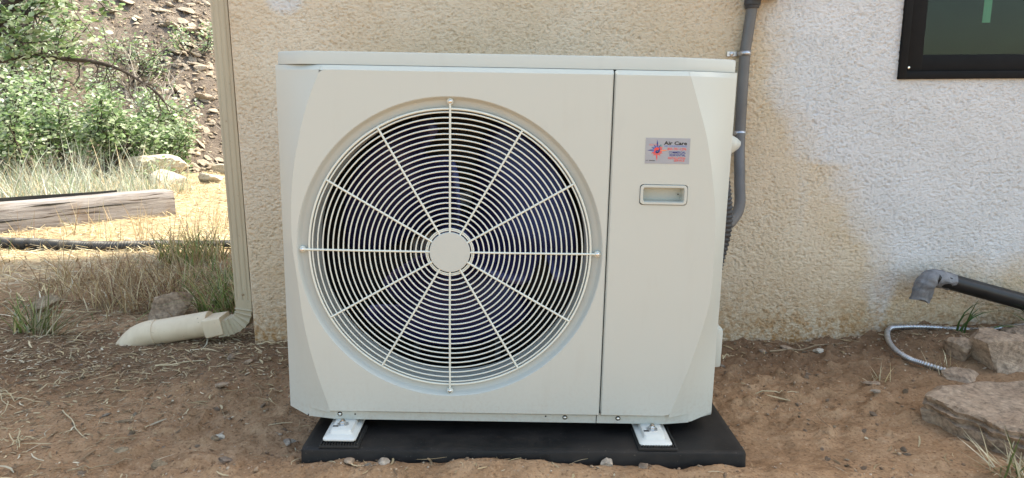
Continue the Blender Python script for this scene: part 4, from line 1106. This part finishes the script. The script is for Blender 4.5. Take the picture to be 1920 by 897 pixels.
# ------------------------------------------------------------------ grass
def blades(n, bx, by, bz, length, width, az, lean, curve, tint, seg=5):
    V = np.zeros((n, 2*(seg+1), 3)); T_ = np.zeros((n, 2*(seg+1), 3)); px, py, pz = bx.copy(), by.copy(), bz.copy()
    side = az+np.pi/2+rng.normal(0, .5, n); sx, sy = np.cos(side), np.sin(side)
    for i in range(seg+1):
        s = i/seg; wd = width*(1-s**1.6)*.5+width*.04
        V[:, 2*i] = np.stack([px-sx*wd, py-sy*wd, pz], -1); V[:, 2*i+1] = np.stack([px+sx*wd, py+sy*wd, pz], -1)
        T_[:, 2*i] = T_[:, 2*i+1] = tint
        th = lean+curve*s; st = length/seg
        px = px+np.cos(az)*np.sin(th)*st; py = py+np.sin(az)*np.sin(th)*st; pz = pz+np.cos(th)*st
    q = np.array([[2*i, 2*i+1, 2*i+3, 2*i+2] for i in range(seg)])
    F_ = q[None]+(np.arange(n)*2*(seg+1))[:, None, None]
    return V.reshape(-1, 3), F_.reshape(-1, 4), T_.reshape(-1, 3)
GREEN = [(.17, .23, .06), (.24, .30, .09), (.12, .17, .05), (.34, .38, .16)]
DRY = [(.54, .41, .22), (.42, .29, .15), (.64, .53, .34), (.29, .18, .095)]
SILVER = [(.34, .39, .32), (.46, .50, .43), (.27, .34, .22), (.58, .59, .52), (.54, .45, .30)]
def clump(name, c, n, rad, lmin, lmax, wd, pal, label, leanmax=.7, curve=(.3, 1.5), group=None, cat='grass', p=None, az0=None, azs=9, z=None, seg=5):
    a = rng.uniform(0, 6.283, n); r = rad*np.sqrt(rng.random(n)); bx = c[0]+r*np.cos(a); by = c[1]+r*np.sin(a)*.8
    bz = np.array([zat(float(q), float(k)) for q, k in zip(bx, by)])-.004 if z is None else np.full(n, z)
    az = rng.uniform(0, 6.283, n) if az0 is None else rng.normal(az0, azs, n)
    V, F_, T_ = blades(n, bx, by, bz, rng.uniform(lmin, lmax, n), rng.uniform(.6, 1.3, n)*wd, az, rng.uniform(.02, leanmax, n), rng.uniform(*curve, n), pick(pal, n, p), seg)
    return tag(mesh_np(name, V, F_, M['grass'], tint=T_, smooth=True), label, cat, group)
MIX = GREEN+DRY
clump('grass_tuft', (-1.62, 1.98), 300, .17, .09, .29, .0050, MIX, 'tall green and straw-coloured grass tuft beside the black hose', .75, (.2, 1.4), p=[.11, .13, .05, .13, .20, .14, .18, .06])
clump('grass_tuft', (-1.30, 1.62), 420, .26, .08, .22, .0045, MIX, 'tangled green and dry grass left of the downspout', 1.1, (.4, 1.7), p=[.10, .12, .06, .10, .22, .16, .16, .08])
clump('grass_tuft', (-1.13, 1.22), 200, .13, .10, .26, .0055, MIX, 'green grass blades between the rock and the downspout', .8, (.3, 1.5), p=[.2, .2, .12, .14, .12, .1, .07, .05])
clump('grass_tuft', (-1.80, 1.55), 420, .30, .10, .28, .0036, DRY, 'matted brown dry grass on the left hump', 1.2, (.3, 1.4))
clump('grass_tuft', (-1.52, 1.32), 320, .20, .10, .26, .0040, DRY+[(.22, .12, .08)], 'drooping reddish-brown dry grass behind the angular rock', 1.1, (.5, 1.7))
clump('grass_tuft', (-1.78, .98), 75, .065, .07, .20, .0058, GREEN+[(.46, .36, .19), (.46, .46, .34), (.55, .48, .33)], 'small green grass tuft with broad blades at the left edge', 1.15, (.2, 1.2), az0=.2, azs=1.5)
clump('grass_tuft', (-1.68, .93), 45, .05, .14, .26, .0050, [(.46, .42, .28), (.20, .22, .09), (.50, .43, .29)], 'pale flattened grass stems right of the left tuft', 1.4, (.0, .4), az0=0.0, azs=.35)
clump('grass_tuft', (1.455, .70), 7, .015, .12, .22, .0075, [(.05, .10, .03), (.08, .14, .04)], 'tall dark green grass blades against the wall by the metal conduit', .5, (.5, 2.2))
clump('grass_tuft', (1.72, .665), 26, .05, .12, .26, .0085, [(.06, .12, .035), (.10, .17, .05), (.04, .08, .025)], 'arching dark green grass behind the rocks at the right edge', 1.1, (.6, 1.9), az0=3.0, azs=.9)
clump('grass_tuft', (1.10, -.078), 60, .06, .05, .15, .0038, [(.50, .43, .28), (.58, .52, .38), (.14, .18, .06), (.40, .33, .2)], 'straw and green grass tuft at the lower right corner', 1.4, (.0, .6), az0=2.6, azs=1.2)
clump('grass_tuft', (1.27, .46), 45, .045, .03, .085, .0025, DRY, 'little dry grass wisp where the metal conduit ends', 1.4, (.1, .8))
clump('grass_tuft', (1.06, .43), 30, .035, .02, .07, .0022, DRY, 'wispy dry roots beside the tan shale chip', 1.4, (.1, .8))
# sparse tall seed-head stalks in front of the timber
for k, (x, y) in enumerate([(-3.0, 2.75), (-2.85, 2.95), (-2.62, 2.85), (-2.45, 3.0), (-2.25, 2.8), (-2.05, 2.9), (-3.15, 2.45), (-1.95, 3.1), (-2.12, 3.35), (-1.92, 3.3), (-2.2, 2.6), (-2.4, 2.65)]):
    n = 9; clump('grass_stalks', (x, y), n, .06, .12, .32, .0038, DRY+[(.34, .32, .16)], 'thin dry grass stalks standing in the sunlit straw before the timber', .35, (.1, .7), group='dry grass stalks before the timber', cat='grass')
# straw mat over the far ground
n = 42000
x = rng.uniform(-6.2, -.9, n); y = rng.uniform(1.0, 7.4, n)**1.0
dens = sst(1.0, 2.5, y-.35*x-.0+.8*fbm(x*1.3, y*1.3, 15, 3)-.3)
keep = (rng.random(n) < dens)&(NX*x+NY*y < S0-.2)&~((x > XL-.45)&(y < 2.6))
x, y = x[keep], y[keep]; n = len(x)
V, F_, T_ = slivers(n, x, y, rng.uniform(.03, .13, n), rng.uniform(.0014, .0034, n), pick([(.60, .48, .27), (.47, .38, .24), (.36, .27, .16), (.58, .51, .38)], n), gh(x, y)+.003, tilt=.2)
tag(mesh_np('straw_mat', V, F_, M['litter'], tint=T_), 'sunlit dry straw covering the ground left of the house', 'straw', kind='stuff')
# wild grass bed behind the timber
n = 7000
x = rng.uniform(-6.5, -3.15, n); y = rng.uniform(3.6, 6.9, n)
keep = ((y-3.15) > (x+3.36)*.94+.55)&(y < 5.4+.45*(-3.0-x))&(NX*x+NY*y < S0+.5)
x, y = x[keep], y[keep]; n = len(x)
V, F_, T_ = blades(n, x, y, np.array(gh(x, y)), rng.gamma(3.2, .085, n).clip(.08, .7), rng.uniform(.0025, .009, n), rng.uniform(0, 6.28, n), rng.uniform(.0, .75, n), rng.uniform(.1, 1.5, n), pick(SILVER, n))
tag(mesh_np('wild_grass', V, F_, M['grass'], tint=T_, smooth=True), 'silvery green wild grass and weeds growing behind the timber', 'grass', kind='stuff')
# low grass among the straw in the shade, left
n = 2600
x = rng.uniform(-2.9, -.98, n); y = rng.uniform(1.05, 2.5, n)
keep = rng.random(n) < np.clip(.25+1.2*fbm(x*2.2, y*2.2, 19, 3), 0, 1); x, y = x[keep], y[keep]; n = len(x)
V, F_, T_ = blades(n, x, y, np.array(gh(x, y)), rng.gamma(4, .022, n).clip(.03, .22), rng.uniform(.002, .0045, n), rng.uniform(0, 6.28, n), rng.uniform(.2, 1.3, n), rng.uniform(.1, 1.2, n), pick(DRY+[(.16, .20, .07)], n))
tag(mesh_np('dry_grass', V, F_, M['grass'], tint=T_, smooth=True), 'short dry grass and thatch between the tufts on the left', 'grass', kind='stuff')

# ------------------------------------------------------------------ timber, edging, hose
tim = empty('landscape_timber', (-3.4, 3.2, 0), label='weathered grey railroad timber lying on the straw at left', cat='timber')
tp0, tp1 = Vector((-4.25, 2.19, 0)), Vector((-2.575, 3.80, 0)); td = (tp1-tp0).normalized(); L_ = (tp1-tp0).length
tim.location = tp0; tim.rotation_euler = (R(0), R(0), math.atan2(td.y, td.x))
mb = MB(); loops = []
NS = 70
for i in range(NS+1):
    xx = L_*i/NS; l = []
    e = 1-.02*sst(.97, 1, i/NS)
    for k, (yy, zz) in enumerate([(0, 0), (-.002, .03), (-.006, .06), (0, .10), (-.004, .14), (-.002, .175), (.012, .200), (.05, .203), (.11, .200), (.17, .203), (.205, .195), (.215, .17), (.215, .09), (.215, 0)]):
        j = .006*float(fbm(np.array(xx*2.0), np.array(k*.7), 5, 3))+(.004*float(vnoise(np.array(xx*16), np.array(k*1.3), 7)))
        l.append((xx, yy*e+j, zz*e-.01+j*.6))
    loops.append(l)
mb.rings(loops, (True, True)); mb.build('beam', M['timber'], tim, sharp=40)
for k in range(7):                                   # long drying checks standing slightly open
    xa = rng.uniform(.1, L_-.7); ln = rng.uniform(.25, .6); z0 = rng.uniform(.04, .17)
    mb = MB(); mb.add([(xa, -.0098, z0), (xa+ln*.5, -.0108, z0+rng.uniform(-.006, .004)), (xa+ln, -.0098, z0+.008), (xa+ln*.5, -.0108, z0+.010)], [(0, 1, 2, 3)])
    mb.build('drying_crack', M['hole'], tim, smooth=False)
mb = MB(); nrm = Vector((-td.y, td.x, 0)); loops = []
for i in range(40):
    p = tp0.lerp(tp1, i/39*.86)+nrm*(.235+.012*math.sin(i*.5)); h_ = .228-.025*i/39
    loops.append([p+Vector((0, 0, -.02)), p+Vector((0, 0, h_)), p+nrm*.006+Vector((0, 0, h_)), p+nrm*.006+Vector((0, 0, -.02))])
mb.rings(loops, (True, True)); tag(mb.build('landscape_edging', M['rubber'], None), 'black plastic edging strip standing behind the timber', 'edging')
P = spline([(-3.9, 3.0, .10), (-3.3, 2.72, .045), (-3.02, 2.56, .035), (-2.75, 2.50, .035), (-2.4, 2.43, .03), (-1.98, 2.39, .04), (-1.75, 2.40, .035), (-1.5, 2.42, .035), (-1.1, 2.47, .03)], 620)
tag(MB().tube(P, [.030+.0045*math.sin(i*2*math.pi/3.1) for i in range(620)], n=12).build('corrugated_hose', M['hose'], None, sharp=80), 'black corrugated drain hose lying across the dry grass', 'hose')

# ------------------------------------------------------------------ hillside stones
ledge_meshes = []
def hillp(px_dir, s):
    """point on the hillside at toe distance s along a camera azimuth"""
    dx, dy = px_dir; t = (S0+s-NY*(-1.46))/(NX*dx+NY*dy); return dx*t, -1.46+dy*t
def az(px): return ((px-960)/1300, math.cos(PITCH))
for i, (px, s, w_, d_, h_, rz, lb) in enumerate([
    (352, 3.05, .42, .3, .11, -18, 'broad tan ledge slab in the middle of the rocky outcrop'), (384, 2.75, .30, .24, .08, -22, 'tan slab below the outcrop ledge beside the downspout'), (392, 3.05, .26, .22, .09, -10, 'tan block at the right end of the outcrop'),
    (345, 3.45, .34, .24, .07, -15, 'thin upper slab of the outcrop'), (386, 3.5, .34, .24, .08, -20, 'upper right slab of the outcrop behind the downspout'), (362, 2.55, .22, .18, .06, -25, 'small slab slipped below the outcrop'),
    (330, 3.9, .40, .22, .07, -28, 'long slab high on the slope left of the outcrop'), (300, 3.4, .30, .2, .07, -30, 'tilted slab among the twigs above the shrubs'), (285, 3.75, .36, .2, .06, -30, 'pale slab near the top among bare twigs'), (255, 3.5, .30, .2, .06, -25, 'pale slab partly behind the oak branches'),
    (396, 2.45, .2, .2, .07, 0, 'loose block under the outcrop at the downspout')]):
    x, y = hillp(az(px), s)
    rock('outcrop_rock', (x, y, zat(x, y)+h_*.35), (w_*.62, d_*.6, h_*.75), (R(-6), R(10+i % 3*4), R(rz)), M['scree'], 700+i, lb, 'rock', sub=4, planes=9, layers=2, flat_top=.55, rough=.06, dr=(.32, .72), sharp=16)
scr = []
for k in range(6):
    V, F_ = rock_mesh(800+k, (1.3, 1.0, .6), 2, planes=8, rough=.05, dr=(.32, .68)); o = mesh_np('scree_stone', V, F_, M['scree'], smooth=True, sharp=28); scr.append(o.data); bpy.data.objects.remove(o)
cnt = 0
while cnt < 230:
    px = rng.uniform(270, 432); s = rng.uniform(.1, 4.2)
    # fan of debris running down to the right
    if px < 300+18*s+25*rng.normal() and rng.random() < .8: continue
    x, y = hillp(az(px), s); sz = rng.gamma(3, .014)+.018
    o = bpy.data.objects.new('scree_stone', scr[int(rng.integers(6))]); C.objects.link(o)
    o.location = (x, y, zat(x, y)+sz*.15); o.scale = (sz*rng.uniform(.8, 1.5), sz, sz*rng.uniform(.6, 1.2)); o.rotation_euler = (rng.uniform(-.4, .4), rng.uniform(-.2, .9), rng.uniform(-1, 1))
    tag(o, 'loose tan stone in the scree on the sunlit slope', 'rock', 'loose scree stones on the slope'); cnt += 1
n = 5000
pxs = rng.uniform(150, 435, n); s_ = rng.uniform(.0, 4.4, n); pos = []
for q, s in zip(pxs, s_): pos.append(hillp(az(q), s))
pos = np.array(pos); zz = np.maximum(hill_z(pos[:, 0], pos[:, 1]), gh(pos[:, 0], pos[:, 1])); sc_ = rng.gamma(2.2, .0075, n)+.006
keep = rng.random(n) < np.clip(.25+1.6*fbm(pos[:, 0]*1.1, pos[:, 1]*1.1, 71, 3)+.5*sst(300, 400, pxs), .05, 1)
pos, zz, sc_ = pos[keep], zz[keep], sc_[keep]; n = len(zz)
V, F_, T_ = merge(bases, np.stack([pos[:, 0], pos[:, 1], zz], -1), np.stack([sc_*1.3, sc_, sc_], -1), rotmats(n, .6), pick([(.38, .30, .22), (.28, .21, .15), (.48, .40, .30), (.22, .17, .13)], n))
tag(mesh_np('scree', V, F_, M['pebble'], tint=T_), 'small loose rubble covering the sunlit slope', 'rubble', kind='stuff')

# ------------------------------------------------------------------ shrubs and the oak
LEAF = [(.14, .23, .085), (.20, .31, .12), (.28, .38, .19), (.38, .47, .29), (.10, .17, .06), (.50, .56, .42)]
leaf_shape = np.array([(0, 0, 0), (.25, .22, .05), (.55, .34, .07), (.85, .20, .04), (1, 0, 0), (.85, -.20, .04), (.55, -.34, .07), (.25, -.22, .05)])
def leaves(name, ctrs, size, parent, pal, spread):
    n = len(ctrs); c = ctrs+rng.normal(0, spread, (n, 3))
    up_ = np.stack([rng.normal(0, .55, n), rng.normal(-.25, .55, n), np.ones(n)], -1); up_ /= np.linalg.norm(up_, axis=1)[:, None]
    a = rng.normal(size=(n, 3)); a -= up_*(a*up_).sum(1)[:, None]; a /= np.linalg.norm(a, axis=1)[:, None]; b = np.cross(up_, a)
    s = size*rng.uniform(.6, 1.3, n)
    V = c[:, None]+s[:, None, None]*(leaf_shape[None, :, 0:1]*a[:, None]+leaf_shape[None, :, 1:2]*b[:, None]+leaf_shape[None, :, 2:3]*up_[:, None])
    F_ = np.array([[0, 1, 2, 3], [0, 3, 4, 5], [0, 5, 6, 7]])[None]+(np.arange(n)*8)[:, None, None]
    return mesh_np(name, V.reshape(-1, 3), F_.reshape(-1, 4), M['leaf'], parent, tint=np.repeat(pick(pal, n), 8, 0))
def grow(mb, p, d, length, rad, depth, tips, bend=.35, kids=(2, 4), shrink=.62):
    pts = [p]; q = Vector(p); dd = Vector(d).normalized(); st = 6
    for i in range(st):
        dd = (dd+Vector(rng.normal(0, bend/st*1.6, 3))+Vector((0, 0, .03))).normalized(); q = q+dd*length/st; pts.append(q.copy())
    mb.tube(pts, [rad*(1-.55*i/st) for i in range(st+1)], n=5 if depth < 2 else 7, cap=False)
    if depth == 0: tips.append(pts); return
    for k in range(int(rng.integers(*kids))+1):
        j = int(rng.integers(2, st+1)); nd = (dd+Vector(rng.normal(0, .65, 3))+Vector((0, 0, .12))).normalized()
        grow(mb, pts[j], nd, length*shrink*rng.uniform(.7, 1.2), rad*.5, depth-1, tips, bend, kids, shrink)
def shrub(name, loc, h, spread, nl, label, pal=LEAF, leaf=.052, stems=6, mat='bark', group='shrubs on the slope', dense_=.075):
    z = zat(*loc); root = empty(name, (loc[0], loc[1], z), label=label, cat='shrub', group=group)
    mb = MB(); tips = []
    for k in range(stems):
        a = rng.uniform(0, 6.28); d = Vector((spread*math.cos(a), spread*math.sin(a), 1))
        grow(mb, Vector((.05*math.cos(a), .05*math.sin(a), -.05)), d, h*rng.uniform(.45, .65), .016*h, 2, tips)
    mb.build('stems', M[mat], root, fix=False)
    T_ = np.array([p[:] for t in tips for p in t[1:]])
    if nl:
        sel = T_[rng.integers(0, len(T_), nl)]; leaves('foliage', sel, leaf, root, pal, dense_*h)
    return root
PALE = [(.23, .33, .16), (.33, .43, .25), (.47, .54, .40), (.27, .39, .16), (.15, .24, .09), (.56, .60, .51)]
YG = [(.26, .34, .09), (.34, .42, .13), (.20, .28, .07)]
shrub('shrub', (-5.75, 5.55), 1.15, .75, 2600, 'leafy green oak shrub at the far left behind the grass')
shrub('shrub', (-5.15, 6.15), 1.10, .75, 2600, 'leafy shrub left of centre behind the wild grass')
shrub('shrub', (-4.75, 6.75), 1.05, .7, 2400, 'dense green shrub behind the large pale boulder', leaf=.06)
shrub('shrub', (-6.0, 6.6), 1.3, .7, 2600, 'tall pale green shrub on the lower slope at left', PALE)
shrub('shrub', (-5.35, 7.1), 1.25, .7, 2600, 'broad pale green shrub on the slope above the boulders', PALE)
shrub('shrub', (-4.25, 7.55), .80, .8, 1500, 'low shrub at the foot of the slope right of the boulder')
shrub('shrub', (-6.3, 7.6), 1.4, .7, 2400, 'tall shrub high on the slope near the oak branch', PALE)
shrub('shrub', (-4.75, 7.75), .9, .7, 1500, 'half bare shrub under the hanging twigs', PALE, stems=7)
shrub('shrub', (-3.55, 7.75), .50, .8, 650, 'small low shrub beside the deadwood on the slope')
shrub('shrub', (-5.6, 9.0), .9, .7, 700, 'sparse shrub up the slope among the slabs', PALE)
shrub('shrub', (-4.9, 9.7), .6, .8, 320, 'thin little shrub below the outcrop', PALE)
shrub('shrub', (-7.0, 8.6), 1.5, .7, 1900, 'shrub at the top left on the slope', PALE)
shrub('shrub', (-4.6, 10.4), .5, .8, 240, 'small green sprig left of the outcrop slabs', PALE)
shrub('shrub', (-3.15, 7.15), .34, .9, 900, 'bright yellow-green bush beside the downspout', YG, leaf=.03, stems=8)
# bare twiggy shrubs and bleached deadwood
for loc, h, lb in (((-4.35, 7.1), .95, 'bare grey twiggy shrub right of the leafy shrubs'), ((-4.95, 8.2), 1.1, 'bare grey shrub on the slope above the boulder'), ((-5.4, 8.6), 1.1, 'bare twiggy shrub high on the slope')):
    shrub('bare_shrub', loc, h, .7, 0, lb, stems=5, mat='deadwood', group='bare shrubs on the slope')
for (x, y), d, l, lb in (((-3.55, 7.45), (-.6, .4, .45), .75, 'bleached forked deadwood branch at the foot of the slope'), ((-3.2, 7.35), (-.8, .25, .4), .70, 'bleached curved deadwood branch below the yellow-green bush')):
    mb = MB(); tips = []; grow(mb, Vector((x, y, zat(x, y))), Vector(d), l, .016, 1, tips, bend=.6); tag(mb.build('deadwood', M['deadwood'], None, fix=False), lb, 'branch')
# oak: leaning trunk leaving the frame, a long bare limb hanging across, leaves above
oak = empty('oak_tree', (-5.1, 4.45, 0), label='oak tree at far left with a long bare limb reaching right', cat='tree'); oak.location = (0, 0, 0)
mb = MB(); P = spline([(-5.15, 4.6, -.05), (-5.0, 4.7, .6), (-4.72, 4.85, 1.2), (-4.55, 4.9, 1.52), (-4.35, 4.9, 1.75), (-4.05, 4.95, 1.98), (-3.6, 5.1, 2.5)], 40)
mb.tube(P, [.105-.075*i/39 for i in range(40)], n=14); mb.build('trunk', M['bark'], oak, sharp=60)
mb = MB(); tips = []
limb = spline([(-4.72, 4.86, 1.20), (-4.50, 4.9, 1.24), (-4.28, 4.95, 1.27), (-4.0, 5.0, 1.25), (-3.75, 5.0, 1.22), (-3.55, 5.0, 1.16), (-3.35, 5.0, 1.04), (-3.2, 5.0, .92), (-3.13, 5.0, .78)], 40)
mb.tube(limb, [.030-.0255*i/39 for i in range(40)], n=9)
for k in range(22):
    j = int(rng.integers(12, 39)); dv = Vector((rng.normal(.25, .4), rng.normal(0, .4), rng.normal(-.7, .55)))
    grow(mb, limb[j], dv, rng.uniform(.15, .42), .006, 1, tips, bend=.9)
for k in range(5):
    j = int(rng.integers(4, 14)); grow(mb, limb[j], Vector((rng.normal(-.1, .3), rng.normal(0, .3), rng.normal(.9, .3))), .35, .009, 1, tips, bend=.8)
mb.build('limb', M['bark'], oak, fix=False)
mb = MB(); tips = []
for k in range(12):
    j = int(rng.integers(14, 40)); grow(mb, P[j], Vector((rng.normal(.2, .7), rng.normal(.2, .6), rng.normal(.4, .6))), rng.uniform(.35, .7), .014, 2, tips)
mb.build('branch', M['bark'], oak, fix=False)
T_ = np.array([p[:] for t in tips for p in t[1:]]); sel = T_[rng.integers(0, len(T_), 2600)]
leaves('crown', sel, .062, oak, PALE+LEAF, .07)
